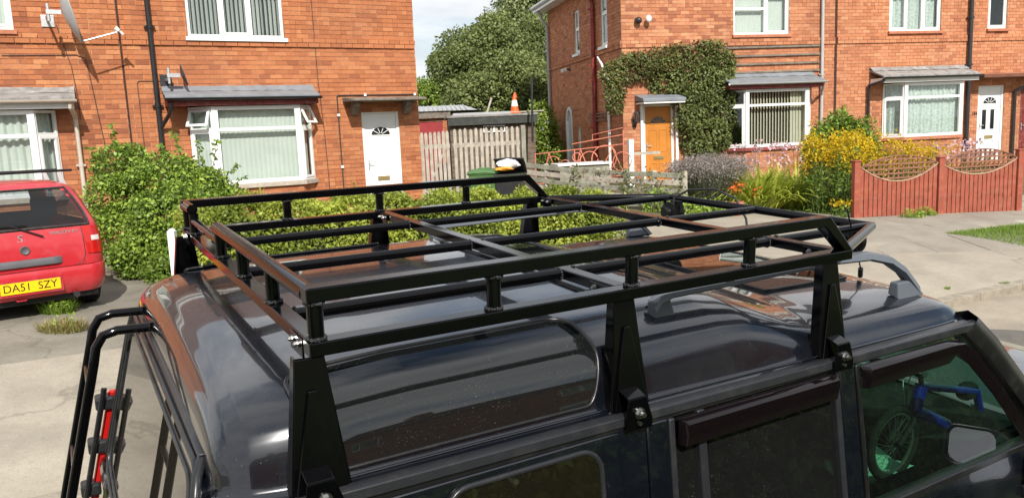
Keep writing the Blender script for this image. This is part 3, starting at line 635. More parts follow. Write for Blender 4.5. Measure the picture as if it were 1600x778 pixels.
bricks(rootR, T, FLAT, XC, XE, -1.40, ZT, holesR, MR, 300, band=(1.99, 2.15), gaps=((4.98, 5.05),), sind=lambda X, Y: 975 < X < 1300 and Y < 270)
B(4.97, 5.06, .003, .02, -1.3, ZT, T=T).build('expansion_joint', 'dark_joint', rootR)
SD = lambda u, d, z: (XC+d, u, z)      # side wall: u runs back from the corner
sideholes = [(3.25, 3.72, 2.19, 3.42), (.98, 1.50, 2.14, 3.42), (4.17, 4.76, -1.36, .72), (3.37, 3.66, -.64, .12)]
MRs = ('brick_right', 'brick_right_single', 'mortar_right')
bricks(rootR, T, SD, .012, 6.35, -1.40, ZT, sideholes, MRs, 0, band=(1.99, 2.15), name='side_wall')
MB(T).add([(XE, .012, -1.4), (XE, 6.35, -1.4), (XE, 6.35, ZT), (XE, .012, ZT), (XC, 6.35, -1.4), (XC, 6.35, ZT)], [(0, 1, 2, 3), (1, 4, 5, 2)]).build('flank_wall', 'mortar_right', rootR, fix=False)
eaves(rootR, T, XC, XE, 0, 6.35, ZT+.14); hip_roof(rootR, T, XC, XE, 0, 6.35, ZT+.14, 2.4)
bay(rootR, T, *bB, .40, -.585, .86, .50, 'open', 'blind_cream', 'red_board', 'lead', MR, gutter='grey_pipe', eL=.15, eR=.08, ztop=1.22, zb=-1.38, sill='red_sill')
bay(rootR, T, *bC, .40, -.52, .90, .55, 'curtain', 'lace', 'upvc', 'felt', MR, gutter='black_plastic', eL=.42, eR=.15, ztop=1.28, zb=-1.38, sill='terracotta')
window(rootR, T, 2.08, 3.65, 2.24, 3.3, [(0, .58, 0, .62, 0), (0, .58, .62, 1, 0), (.58, 1, 0, 1, 1)], 'closed', 'blind', sill='terracotta')
window(rootR, T, 6.62, 8.23, 2.27, 3.3, [(0, .33, 0, 1, 1), (.33, .66, 0, 1, 0), (.66, 1, 0, 1, 1)], 'curtain', 'lace', sill='terracotta')
window(rootR, T, 9.74, 10.37, 2.30, 3.3, [(0, 1, 0, 1, 1)], None, sill='terracotta')
door(rootR, T, -.40, .42, -1.34, .60, 'orange_door'); door(rootR, T, 9.53, 10.39, -1.30, .79, 'white_door'); door(rootR, T, 10.95, 11.8, -1.34, .72, 'red_board', frame='brown_board')
for a in (0, 1): B(9.53+.2+.27*a, 9.53+.33+.27*a, .043, .056, -.42, .12, T=T).build('door_light', 'dark_glass', rootR, bevel=.003)
text('house_number', '184', .13, 'dark_metal', rootR, Matrix.Translation((9.42-V0, -.012, .02+1.36)) @ Matrix.Rotation(R(90), 4, 'X'))
# porch canopies
q = MB(T).hexa([(-.62, -.55, .64), (.50, -.55, .64), (.50, -.001, .68), (-.62, -.001, .68), (-.62, -.55, .72), (.50, -.55, .72), (.50, -.001, .84), (-.62, -.001, .84)]); q.build('door_canopy', 'lead', rootR, bevel=.012)
B(-.60, .48, -.53, -.01, .60, .637, T=T).build('canopy_soffit', 'upvc', rootR)
MB(T).box(9.22, 12.0, -.5, -.001, .96, 1.06).build('porch_canopy', 'brown_board', rootR, bevel=.012)
for x in (-.46, .48): B(x-.035, x+.035, -.06, -.001, -1.36, .60, T=T).build('door_post', 'upvc', rootR, bevel=.006)
# pipes
pipe(rootR, T, [(4.57, -.07, ZT), (4.57, -.07, -1.3)], .04, 'grey_pipe', clips=[(4.57, -.07, 1.2), (4.57, -.07, -.3)])
pipe(rootR, T, [(4.33, -.5, .98), (4.36, -.42, .84), (4.50, -.15, .74), (4.57, -.07, .68)], .035, 'grey_pipe', name='branch_pipe')
pipe(rootR, T, [(9.12, -.08, ZT), (9.12, -.08, -1.3)], .055, 'dark_metal', clips=[(9.12, -.08, 1.35), (9.12, -.08, 2.6)])
pipe(rootR, T, [(5.92+.18, -.52, 1.0), (6.05, -.5, .95), (5.98, -.08, .88), (5.98, -.07, -1.3)], .04, 'dark_metal')
pipe(rootR, T, [(10.95, -.45, .95), (10.9, -.3, .75), (10.68, -.08, .6), (10.68, -.07, -1.3)], .045, 'dark_metal')
sp = XC-.07
pipe(rootR, T, [(sp-.3, 1.91, ZT+.02), (sp-.2, 1.91, ZT-.16), (sp-.03, 1.91, ZT-.34), (sp, 1.91, ZT-.55), (sp, 1.91, -1.3)], .062, 'red_pipe', clips=[(sp, 1.91, 3.2), (sp, 1.91, 1.75), (sp, 1.91, 1.35), (sp, 1.91, .1)])
pipe(rootR, T, [(sp-.3, 6.3, ZT), (sp-.1, 6.28, ZT-.35), (sp, 6.26, ZT-.5), (sp, 6.25, -1.3)], .05, 'grey_pipe', clips=[(sp, 6.25, 2.0)])
pipe(rootR, T, [(sp, .82, .9), (sp, .82, -1.3)], .038, 'white_plastic', name='waste_pipe')
MB(T).tube([(sp, 1.55, 1.92), (sp-.02, 1.2, 1.7), (sp, .9, 1.25), (sp, .82, .9)], .03, 8).build('waste_pipe', 'white_plastic', rootR, smooth=40)
# side windows, arched side door
Ts = lambda x, y, z: T(*SD(x, y, z))
window(rootR, Ts, 3.25, 3.72, 2.21, 3.42, [(0, 1, 0, .6, 1), (0, 1, .6, 1, 0)], None, sill='upvc'); window(rootR, Ts, .98, 1.50, 2.16, 3.42, [(0, 1, 0, .7, 1), (0, 1, .7, 1, 0)], None, sill='upvc')
window(rootR, Ts, 3.37, 3.66, -.64, .12, [(0, 1, 0, 1, 1)], None, fw=.05)
arch = [(4.17, -1.36), (4.76, -1.36), (4.76, .35), (4.70, .52), (4.60, .65), (4.465, .72), (4.33, .65), (4.23, .52), (4.17, .35)]
MB(Ts).prism(arch, lambda u, v, d: (u, d, v), .06, .1).build('side_door', 'grey_upvc', rootR)
q = MB(Ts)
for i in range(len(arch)-1):
    a, b_ = arch[(i+1) % len(arch)], arch[(i+2) % len(arch)]; q.beam((a[0], .03, a[1]), (b_[0], .03, b_[1]), .09, .07, (0, 1, 0))
q.build('door_frame', 'upvc', rootR)
# wall trellis battens between storeys (each batten a piece)
def batten(a, b_, w_, h_, par, TT, mat='old_batten'): return MB(TT).beam(a, b_, w_, h_).build('batten', mat, par)
plain('old_batten', (.18, .15, .12), .9, .3, 6, bump=.4, bscale=30)
tre = FR.root('wall_trellis', 3.1, 'weathered horizontal wooden batten trellis on the brick wall above the bay', 'trellis'); TT = FR.T(3.1)
for z in (1.93, 1.72, 1.51, 1.31): batten((1.72, -.035, z-.01), (4.52, -.035, z+.01), .03, .045, tre, TT)
for x in (2.0, 2.55, 3.32, 4.33): batten((x, -.015, 1.27), (x, -.015, 1.97), .035, .02, tre, TT)
tre.location.z = EYE+1.2; 
for o in tre.children: o.location.z = -1.36-1.2
fan = FR.root('wall_trellis', XC, 'small grey fan trellis behind the red downpipe on the shaded side wall', 'trellis'); Tf = FR.T(XC)
for k in range(9):
    y = .85+k*.18; batten((XC-.03, y, .26), (XC-.03, y, .46+.22*abs(math.cos(k*.39))), .02, .03, fan, Tf)
for z in (.28, .38, .46): batten((XC-.05, .8, z), (XC-.05, 2.4, z), .02, .03, fan, Tf)
# lamps on the walls
def wall_thing(name, u, z, label, cat, build, fr=FR, side=False):
    r = fr.root(name, u, label, cat)
    if side: r.matrix_world = Matrix.Translation(fr.world(XC, 0, z)-fr.N*u) @ fr.rot().to_4x4() @ Matrix.Rotation(R(-90), 4, 'Z')
    else: r.location.z = z+EYE
    build(r); return r
def lantern(r):
    MB().box(-.04, .04, -.02, 0, -.2, .0).tube([(0, -.02, -.12), (0, -.10, -.16), (0, -.16, -.10)], .012, 8).build('bracket', 'dark_metal', r)
    MB().lathe([(.0, -.12), (.035, -.10), (.055, -.08), (.05, -.06)], 10, (0, -.16, 0)).lathe([(.085, .12), (.06, .17), (.02, .2), (.0, .23)], 10, (0, -.16, 0)).build('cap', 'dark_metal', r)
    MB().lathe([(.05, -.06), (.075, .12)], 8, (0, -.16, 0)).build('lamp_glass', 'house_glass', r)
    q = MB()
    for i in range(8):
        a = 2*math.pi*i/8; q.beam((.052*math.cos(a), -.16+.052*math.sin(a), -.06), (.078*math.cos(a), -.16+.078*math.sin(a), .12), .01, .01)
    q.build('lamp_frame', 'dark_metal', r)
wall_thing('wall_lantern', -.64, .25, 'black wall lantern on the brickwork beside the orange door', 'lantern', lantern)
def seclamp(r):
    MB().tube([(0, 0, 0), (0, -.12, 0)], .02, 8).box(-.05, .05, -.02, 0, -.05, .05).build('bracket', 'dark_metal', r)
    MB().hexa([(-.07, -.10, -.05), (.07, -.10, -.05), (.09, -.24, -.10), (-.09, -.24, -.10), (-.07, -.12, .05), (.07, -.12, .05), (.09, -.27, 0), (-.09, -.27, 0)]).build('lamp_head', 'white_plastic', r, bevel=.015)
wall_thing('security_light', 4.23, 1.84, 'white security light on the shaded side wall above the arched door', 'light', seclamp, side=True)
def camdome(r):
    MB().tube([(0, 0, 0), (0, -.06, 0)], .07, 12).build('mount', 'dark_metal', r); MB().ball((0, -.10, -.01), .085, 12, 8).build('dome', 'dark_metal', r, smooth=60)
wall_thing('sensor_dome', -.52, 2.62, 'dark round sensor dome high on the brick front near the corner', 'sensor', camdome)
def floodw(r):
    MB().tube([(0, 0, 0), (0, -.09, 0)], .02, 8).build('bracket', 'galv', r); MB().ball((0, -.14, .0), .075, 12, 8, (1, .8, 1.25)).build('lamp_head', 'white_plastic', r, smooth=60)
wall_thing('flood_light', -.27, 2.64, 'small white lamp next to the dark dome on the brick front', 'light', floodw)
# ------------------------------------------------------------------ vehicle and rack (car frame: x forward, y to the far side, z up, origin at the rack's near rear corner)
SC = 1.1
def car_axes(yaw, tp, tr):
    ax = Vector((math.sin(yaw)*math.cos(tp), math.cos(yaw)*math.cos(tp), math.sin(tp))); ay0 = Vector((-math.cos(yaw), math.sin(yaw), 0)); az0 = ax.cross(ay0)
    ay = math.cos(tr)*ay0+math.sin(tr)*az0; return ax, ay, ax.cross(ay)
AX, AY, AZ = car_axes(1.0484, .0013, .0509); CO = Vector((-.3507, 1.2863, -.3376))*SC+Vector((0, 0, EYE))
CROT = Matrix((AX, AY, AZ)).transposed()
def cw(x, y, z): return CO+(AX*x+AY*y+AZ*z)*SC
def croot(name, base, label, cat, group=None): return empty(name, cw(*base), CROT, label, cat, group)
def CT(base): return lambda x, y, z: ((x-base[0])*SC, (y-base[1])*SC, (z-base[2])*SC)
def cray(px, py, y=None, x=None, z=None):
    r = ray(px, py); v = Vector((r.dot(AX), r.dot(AY), r.dot(AZ)))/SC; o = CAM-CO; o = Vector((o.dot(AX), o.dot(AY), o.dot(AZ)))/SC
    t = (y-o.y)/v.y if y is not None else (x-o.x)/v.x if x is not None else (z-o.z)/v.z
    return o+v*t
def carpaint(name, base, flake):
    m = NT(name); fl = m.noise(900, 2, .5); c = m.mix(m.ramp(fl, [(.5, (0, 0, 0)), (.75, (.5,)*3)]), base, flake)
    d = m.noise(3.5, 6, .65); c = m.mix(m.ramp(d, [(.5, (0, 0, 0)), (.85, (.05,)*3)]), c, (.2, .19, .17))
    sp = m.noise(140, 3, .6); c = m.mix(m.ramp(sp, [(.69, (0, 0, 0)), (.75, (.35,)*3)]), c, (.3, .29, .27))
    r = m.ramp(d, [(.3, (.22,)*3), (.8, (.34,)*3)])
    m.pbr(c, r, .3, .5, 1.0, coatr=.03, normal=m.bump(m.noise(3.2, 2), .03, .01))
carpaint('navy_paint', (.003, .004, .007), (.010, .016, .036))
def satin(name, base, rough, nb=.05, spec=.5, dust=.06):
    m = NT(name); d = m.noise(18, 6, .7)
    c = m.mix(m.ramp(d, [(.5, (0, 0, 0)), (.8, (dust,)*3)]), base, (.3, .28, .25))
    m.pbr(c, rough, 0, spec, .0, normal=m.bump(m.noise(240, 3), nb, .002))
satin('rack_black', (.0015, .0015, .002), .10, .02, .26, .004)
satin('trim_grey', (.018, .019, .022), .28, .08, .32, .06)
satin('trim_black', (.007, .007, .008), .3, .1, .5, .05)
satin('rubber', (.012, .012, .012), .6, .2, .4, .2)
satin('rail_grey', (.10, .115, .135), .42, .1, .5, .1)
satin('smoke_acrylic', (.005, .003, .004), .06, .0, .35, .005)
plain('bolt_steel', (.42, .42, .41), .3, .15, 40, metal=1.0)
plain('weld', (.05, .05, .052), .25, .5, 90, metal=.6, bump=1, bscale=160)
glassmat('privacy_glass', (.05, .055, .05), dust=.3, ior=1.5); glassmat('green_glass', (.33, .52, .41), dust=.12, ior=1.55)
glassmat('tail_glass', (.05, .055, .05), dust=.25, ior=1.9); glassmat('roof_glass', (.03, .03, .03), dust=.2, ior=1.6)
plain('cabin', (.02, .022, .022), .8, .3, 6); plain('seat_cloth', (.035, .04, .038), .9, .3, 20, bump=.3)
m = NT('mirror_glass'); m.pbr((.85, .87, .9), .01, 1.0)
plain('tail_red', (.45, .01, .008), .15, .1, 5, coat=.6); plain('tyre', (.018, .018, .018), .85, .3, 20, bump=.4); plain('alloy', (.4, .4, .41), .35, .1, 6, metal=.8)
# ---- roof rack
RB = (.7, .75, -.27); rr = croot('roof_rack', RB, 'welded gloss black steel roof rack clamped to the gutters of the dark off-road car', 'roof rack'); T = CT(RB)
bH, bW, RH, KX, LX = .026, .038, .0956, 1.335, 1.436
def rbox(name, *a, bev=.003): return B(*a, T=T).build(name, 'rack_black', rr, bevel=bev)
for y0 in (0, 1.5-bW):
    rbox('side_rail', 0, LX, y0, y0+bW, -bH, 0)
    yc = y0+bW/2; g = MB(T)
    prof = [(0, RH-bH), (KX-.012, RH-bH), (LX-.032, 0), (LX, 0), (KX+.006, RH), (0, RH)]
    g.prism(prof, lambda u, v, d: (u, d, v), y0+.0005, y0+bW-.0005); g.build('top_rail', 'rack_black', rr, bevel=.003)
    for x in ((.016, .369, .712, 1.072) if y0 == 0 else (.016, .345, .69, 1.055)):
        MB(T).tube([(x, yc, 0), (x, yc, RH-bH)], .0145, 16, cap=False).build('post', 'rack_black', rr, smooth=40)
        for z in (.003, RH-bH-.003):
            w_ = MB(T)
            for k in range(16):
                a = 2*math.pi*k/16; w_.ball((x+.0155*math.cos(a), yc+.0155*math.sin(a), z), random.uniform(.0035, .0055), 6, 4)
            tag(w_.build('weld_bead', 'weld', rr, smooth=60), kind='stuff')
    B(-.0025, .0, y0+.001, y0+bW-.001, -bH+.001, -.001, T=T).build('end_cap', 'trim_black', rr); B(-.0025, .0, y0+.001, y0+bW-.001, RH-bH+.001, RH-.001, T=T).build('end_cap', 'trim_black', rr)
def bolt(x, y, z, d, r=.008, par=None, TT=None, rt=None):
    P0 = Vector((x, y, z)); d = Vector(d).normalized()
    MB(TT or T).tube([P0, P0+d*.003], r*1.5, 14).tube([P0+d*.003, P0+d*.009], r, 6).tube([P0+d*.009, P0+d*.011], r*.55, 8).build('bolt', 'bolt_steel', par or rr, smooth=30)
for x0, nm in ((.0, 'rear'), (.68, 'mid'), (1.396, 'front')):
    rbox('crossbar', x0+.001, x0+bW-.001, bW+.001, 1.5-bW-.001, -bH+.0005, -.0005)
    for y0, sg in ((bW, 1), (1.5-bW, -1)):   # bolted joint plates
        yy = sorted((y0+sg*.004, y0+sg*.085)); xp = (x0-.004, x0) if x0 == 0 else (x0-.006, x0)
        B(xp[0], xp[1], yy[0], yy[1], -bH-.012, -.004, T=T).build('joint_plate', 'rack_black', rr, bevel=.002)
        for q in (.025, .062): bolt(xp[0], y0+sg*q, -.015, (-1, 0, 0), .0048)
    for y in (.252, .72, 1.18):
        w_ = MB(T)
        for xx in ((x0+bW+.002,) if x0 == 0 else (x0-.002, x0+bW+.002)):
            for k in range(14):
                a = 2*math.pi*k/14; w_.ball((xx, y+.014*math.cos(a), -.013+.014*math.sin(a)), .0035, 5, 4)
        tag(w_.build('weld_bead', 'weld', rr, smooth=60), kind='stuff')
for y in (.252, .72, 1.18):
    for xa, xb in ((bW, .68), (.68+bW, 1.396), (1.396+bW, 1.85)):
        MB(T).tube([(xa, y, -.013), (xb, y, -.013)], .0135, 16).build('floor_tube', 'rack_black', rr, smooth=40)
MB(T).tube([(1.86, .24, -.013), (1.86, 1.21, -.013)], .0145, 16).build('front_tube', 'rack_black', rr, smooth=40)
for a, b_ in (((1.43, .03, -.013), (1.86, .245, -.013)), ((1.43, 1.47, -.013), (1.86, 1.205, -.013))):
    MB(T).tube([a, b_], .0145, 16).build('front_side_tube', 'rack_black', rr, smooth=40)
# rear top tubes with the ladder gap
MB(T).tube([(.012, .036, RH-.016), (.012, .905, RH-.016)], .0165, 18).build('rear_top_tube', 'rack_black', rr, smooth=40)
MB(T).tube([(.012, 1.465, RH-.016), (.012, 1.335, RH-.016)], .0165, 18).build('rear_top_tube', 'rack_black', rr, smooth=40)
for y in (.325, .615, .895, 1.345):
    MB(T).tube([(.016, y, 0), (.016, y, RH-.03)], .0145, 16, cap=False).build('post', 'rack_black', rr, smooth=40)
    w_ = MB(T)
    for k in range(16):
        a = 2*math.pi*k/16; w_.ball((.016+.0155*math.cos(a), y+.0155*math.sin(a), .003), random.uniform(.0035, .0055), 6, 4)
    tag(w_.build('weld_bead', 'weld', rr, smooth=60), kind='stuff')
MB(T).tube([(.016, .895, .042), (.016, 1.345, .042)], .012, 14).build('gap_bar', 'rack_black', rr, smooth=40)
# legs: folded tapered sheet with gusset, gutter clamp and bolt
def leg(xc, side):
    f = (lambda x, y, z: (x, y, z)) if side == 0 else (lambda x, y, z: (x, 1.5-y, z))
    z1, z0 = -bH, -.292; wt, wb = .026, .054; t = .004; yb = -.022; yt = .004
    yy = lambda z: yt+(yb-yt)*(z1-z)/(z1-z0)
    hw = lambda z: wt+(wb-wt)*(z1-z)/(z1-z0)
    g = MB(T); dp = .030
    def slab(p, n, th): pass
    for (xa, xb) in ((-1, 1),):
        g.hexa([f(xc-hw(z0), yy(z0), z0), f(xc+hw(z0), yy(z0), z0), f(xc+hw(z0), yy(z0)+t, z0), f(xc-hw(z0), yy(z0)+t, z0), f(xc-hw(z1), yy(z1), z1), f(xc+hw(z1), yy(z1), z1), f(xc+hw(z1), yy(z1)+t, z1), f(xc-hw(z1), yy(z1)+t, z1)])
    for sg in (-1, 1):
        a0, a1 = xc+sg*hw(z0), xc+sg*hw(z1)
        g.hexa([f(a0-sg*t, yy(z0)+t, z0+.03), f(a0, yy(z0)+t, z0+.03), f(a0, yy(z0)+dp+.006, z0+.03), f(a0-sg*t, yy(z0)+dp+.006, z0+.03), f(a1-sg*t, yy(z1)+t, z1), f(a1, yy(z1)+t, z1), f(a1, yy(z1)+dp, z1), f(a1-sg*t, yy(z1)+dp, z1)])
    lo = g.build('leg', 'rack_black', rr, bevel=.0015)
    za = z1-.055; q = MB(T)   # gusset triangle plate standing proud
    P_ = [(-.010, za), (.006, za), (hw(z0)*.93, z0+.012), (-hw(z0)*.93, z0+.012)]
    q.hexa([f(xc+u, yy(v)-.007, v) for u, v in (P_[3], P_[2], P_[1], P_[0])]+[f(xc+u, yy(v)-.0005, v) for u, v in (P_[3], P_[2], P_[1], P_[0])])
    q.build('gusset_plate', 'rack_black', lo, bevel=.002)
    zc = -.247; c_ = MB(T); yc = -.034; xc -= .010
    prof = [(-.030, zc+.022), (.018, zc+.022), (.036, zc-.03), (.036, zc-.052), (-.036, zc-.052), (-.036, zc-.02)]
    c_.prism(prof, lambda u, v, d: f(xc+.004+u, d, v), yc-.024, yc-.020)
    c_.hexa([f(xc-.026, yc-.022, zc+.019), f(xc+.022, yc-.022, zc+.019), f(xc+.022, yc+.012, zc+.030), f(xc-.026, yc+.012, zc+.030), f(xc-.026, yc-.022, zc+.023), f(xc+.022, yc-.022, zc+.023), f(xc+.022, yc+.012, zc+.034), f(xc-.026, yc+.012, zc+.034)])
    co = c_.build('gutter_clamp', 'rack_black', rr, bevel=.0015)
    p = Vector(f(xc+.003, yc-.024, zc-.012)); dd = Vector((0, -1 if side == 0 else 1, 0))
    MB(T).tube([p, p+dd*.003], .013, 16).tube([p+dd*.003, p+dd*.011], .0095, 6).tube([p+dd*.011, p+dd*.018], .005, 8).build('bolt', 'bolt_steel', co, smooth=30)
    p = Vector(f(xc+.004, yc-.024, zc-.036)); MB(T).tube([p, p+dd*.004], .005, 8).build('clamp_screw', 'bolt_steel', co, smooth=30)
for xc in (-.002, .682, 1.356):
    for s_ in (0, 1): leg(xc, s_)
# ---- work lamps on the rack front
def work_lamp(c, d, label):
    b0 = (c[0], c[1], c[2]-.03); r = croot('work_lamp', b0, label, 'lamp', 'work lamps on the rack'); TT = CT(b0); c = Vector(c); d = Vector(d).normalized()
    up = Vector((0, 0, 1)); x = d.cross(up).normalized(); z = x.cross(d)
    prof = [(0, -.05), (.02, -.05), (.022, -.03), (.036, -.028), (.038, .012), (.042, .014), (.042, .026), (0, .022)]
    MB(TT).lathe(prof, 24, c, (x, z, d)).build('lamp_body', 'trim_black', r, smooth=35)
    q = MB(TT)
    for k in range(9): q.lathe([(.037, -.026+k*.0045), (.042, -.0255+k*.0045), (.042, -.0235+k*.0045), (.037, -.023+k*.0045)], 24, c, (x, z, d))
    tag(q.build('cooling_fins', 'trim_black', r), kind='stuff')
    MB(TT).lathe([(0, .0235), (.036, .0235), (.036, .0265), (0, .0265)], 24, c, (x, z, d)).build('lens', 'house_glass', r)
    q = MB(TT)
    for sg in (-1, 1): q.beam(c+x*sg*.046, c+x*sg*.046+z*.045, .004, .016, d)
    q.beam(c-x*.046+z*.045, c+x*.046+z*.045, .016, .004, z); q.build('bracket', 'trim_black', r)
    return r
work_lamp((1.82, 1.12, -.062), (1, .05, 0), 'round finned black work lamp under the far end of the rack front tube')
work_lamp((1.84, .30, -.062), (1, -.3, 0), 'black work lamp at the rack corner beside the driver side')
b0 = (1.83, 1.0, -.06); r = croot('lamp_cable', b0, 'thin black cable looping over the rack front tube', 'cable')
MB(CT(b0)).tube([(1.80, 1.10, -.045), (1.80, 1.09, .0), (1.82, 1.03, .035), (1.86, .93, .045), (1.89, .85, .015), (1.90, .80, -.06), (1.9, .78, -.16)], .0045, 8).build('cable_run', 'rubber', r, smooth=40)
# ---- off-road car
CB = (1.2, .75, -1.87); car = croot('off_road_car', CB, 'dark navy off-road car with a raised rear roof and ladder parked in the foreground', 'car'); T = CT(CB)
mir = lambda y, s_: y if s_ == 0 else 1.5-y
_tx = [-.172, -.168, -.155, -.135, -.105, -.06, 0, .08, .2, .9, 1.02, 1.10, 1.18, 1.28, 1.36, 1.45, 1.7, 1.86, 1.93, 1.97, 2.0, 2.02]
_tz = [-.215, -.185, -.155, -.135, -.120, -.108, -.100, -.094, -.088, -.086, -.088, -.096, -.118, -.150, -.170, -.178, -.184, -.190, -.198, -.210, -.228, -.25]
_prof = [(0, 0), (.1, .001), (.2, .004), (.3, .01), (.4, .02), (.48, .034), (.54, .052), (.58, .072), (.61, .098), (.635, .13), (.658, .168), (.678, .215), (.695, .27), (.709, .34), (.720, .43), (.729, .54), (.736, .66), (.742, .78), (.747, .88), (.752, .95), (.765, .985), (.785, 1.0)]
_pq = [p[0] for p in _prof]; _pe = [p[1] for p in _prof]
ZG = -.268
def qscale(x): return float(np.interp(x, [-.172, -.16, -.14, -.11, -.06, 0, .06, 1.9, 1.97, 2.02], [.885, .915, .94, .962, .982, .995, 1, 1, .99, .965]))
def roofpt(x, q, side, off=0):
    top = float(np.interp(x, _tx, _tz)); e = float(np.interp(q, _pq, _pe))
    fr_ = sst(1.05, 1.4, x); zg = ZG-.012*sst(0, 1.9, x)
    e = e*(1-fr_)+e**.8*fr_
    z = top+(zg-top)*e
    return Vector((x, mir(.75-q*qscale(x), side), z))
def roofn(x, q, side):
    h = .012; a = roofpt(x+h, q, side)-roofpt(x-h, q, side); b_ = roofpt(x, min(q+h, .785), side)-roofpt(x, q-h, side)
    n = a.cross(b_).normalized(); return n if n.z > 0 or abs(n.z) < 1e-3 else -n
xs = sorted(set([round(float(v), 4) for v in list(np.linspace(-.172, -.1, 12))+list(np.linspace(-.1, 1.0, 34))+list(np.linspace(1.0, 1.5, 30))+list(np.linspace(1.5, 2.02, 22))]))
_fq = sorted(set(list(np.linspace(0, .56, 15))+list(np.linspace(.56, .69, 12))+list(np.linspace(.69, .755, 18))+[.765, .785]))
rows = []
for x in xs:
    near = [roofpt(x, q, 0) for q in reversed(_fq)]; far = [roofpt(x, q, 1) for q in _fq[1:]]; rows.append(near+far)
ro = MB(T).grid(rows).build('roof', 'navy_paint', car, smooth=50)
mod = ro.modifiers.new('sub', 'SUBSURF'); mod.levels = 1; mod.render_levels = 1
def roofpatch(name, mat, x0, x1, q0, q1, side, off, parent, n=40, m_=16, corner=3.2, lip=None):
    b = MB(T); 
    rx, rc_ = (.17, .55) if corner < 4 else (.25, .8)
    def ext(c):
        t = (abs(c)-(1-rc_))/rc_; return 1 if t <= 0 else 1-rx*(1-math.sqrt(max(0, 1-t*t)))
    rows = []
    for i in range(m_+1):
        c = -math.cos(math.pi*i/m_); row = []; e_ = ext(c)
        for j in range(n+1):
            a = -1+2*j/n; x = (x0+x1)/2+a*e_*(x1-x0)/2; q = (q0+q1)/2+c*(q1-q0)/2
            row.append(roofpt(x, q, side)+roofn(x, q, side)*off)
        rows.append(row)
    b.grid(rows); o = b.build(name, mat, parent, smooth=60)
    if lip:
        bd = rows[0]+[r_[-1] for r_ in rows[1:]]+rows[-1][::-1][1:]+[r_[0] for r_ in rows[::-1][1:-1]]
        MB(T).tube(bd, lip[0], 8, closed=True).build(lip[1], lip[2], o, smooth=50)
    return o
def darkglass(name, base, rough=.015, dust=.3):
    m = NT(name); sp = m.noise(240, 2); f = m.ramp(m.noise(4, 4), [(.42, (0, 0, 0)), (.75, (1, 1, 1))])
    k = m.n('ShaderNodeMath', {0: m.ramp(sp, [(.64, (0, 0, 0)), (.74, (dust,)*3)]), 1: f}, operation='MULTIPLY').outputs[0]
    c = m.mix(k, base, (.35, .36, .36)); rg = m.n('ShaderNodeMath', {0: k, 1: rough}, operation='ADD').outputs[0]
    m.pbr(c, rg, 0, .75); return m.m
darkglass('black_glass', (.006, .007, .007)); darkglass('brown_glass', (.008, .007, .004), .015, .15); darkglass('tail_dark', (.03, .026, .02), .01, .15)
MATS['tail_dark'].node_tree.nodes['Principled BSDF'].inputs['IOR'].default_value = 1.9
for s_ in (0, 1):
    roofpatch('alpine_window', 'black_glass', -.015, .632, .575, .746, s_, .006, car, m_=22, lip=(.0045, 'window_seal', 'trim_black'))
def flatroof_patch(name, x0, x1, hw, off):
    b = MB(T); rows = []
    for i in range(13):
        x = x0+(x1-x0)*i/12; rows.append([Vector((x, .75+hw*(-1+2*j/20), roofpt(x, abs(hw*(-1+2*j/20)), 0).z+off)) for j in range(21)])
    bd = rows[0]+[r_[-1] for r_ in rows[1:]]+rows[-1][::-1][1:]+[r_[0] for r_ in rows[::-1][1:-1]]
    low = [Vector((v.x, v.y, v.z-off-.004)) for v in bd]
    b.grid(rows); b.grid([bd, low], closed=True); o = b.build(name, 'black_glass', car, smooth=30)
    MB(T).tube(bd, .004, 8, closed=True).build('sunroof_seal', 'trim_black', o, smooth=50)
flatroof_patch('sunroof', 1.46, 1.84, .44, .006); flatroof_patch('sunroof', .80, 1.04, .44, .006)
for s_ in (0, 1):
    for xa, xb in ((-.02, .66), (.70, 1.93)): MB(T).tube([roofpt(x, .752, s_)+roofn(x, .752, s_)*.002 for x in np.linspace(xa, xb, 24)], .0035, 8).build('drip_moulding', 'navy_paint', car, smooth=60)
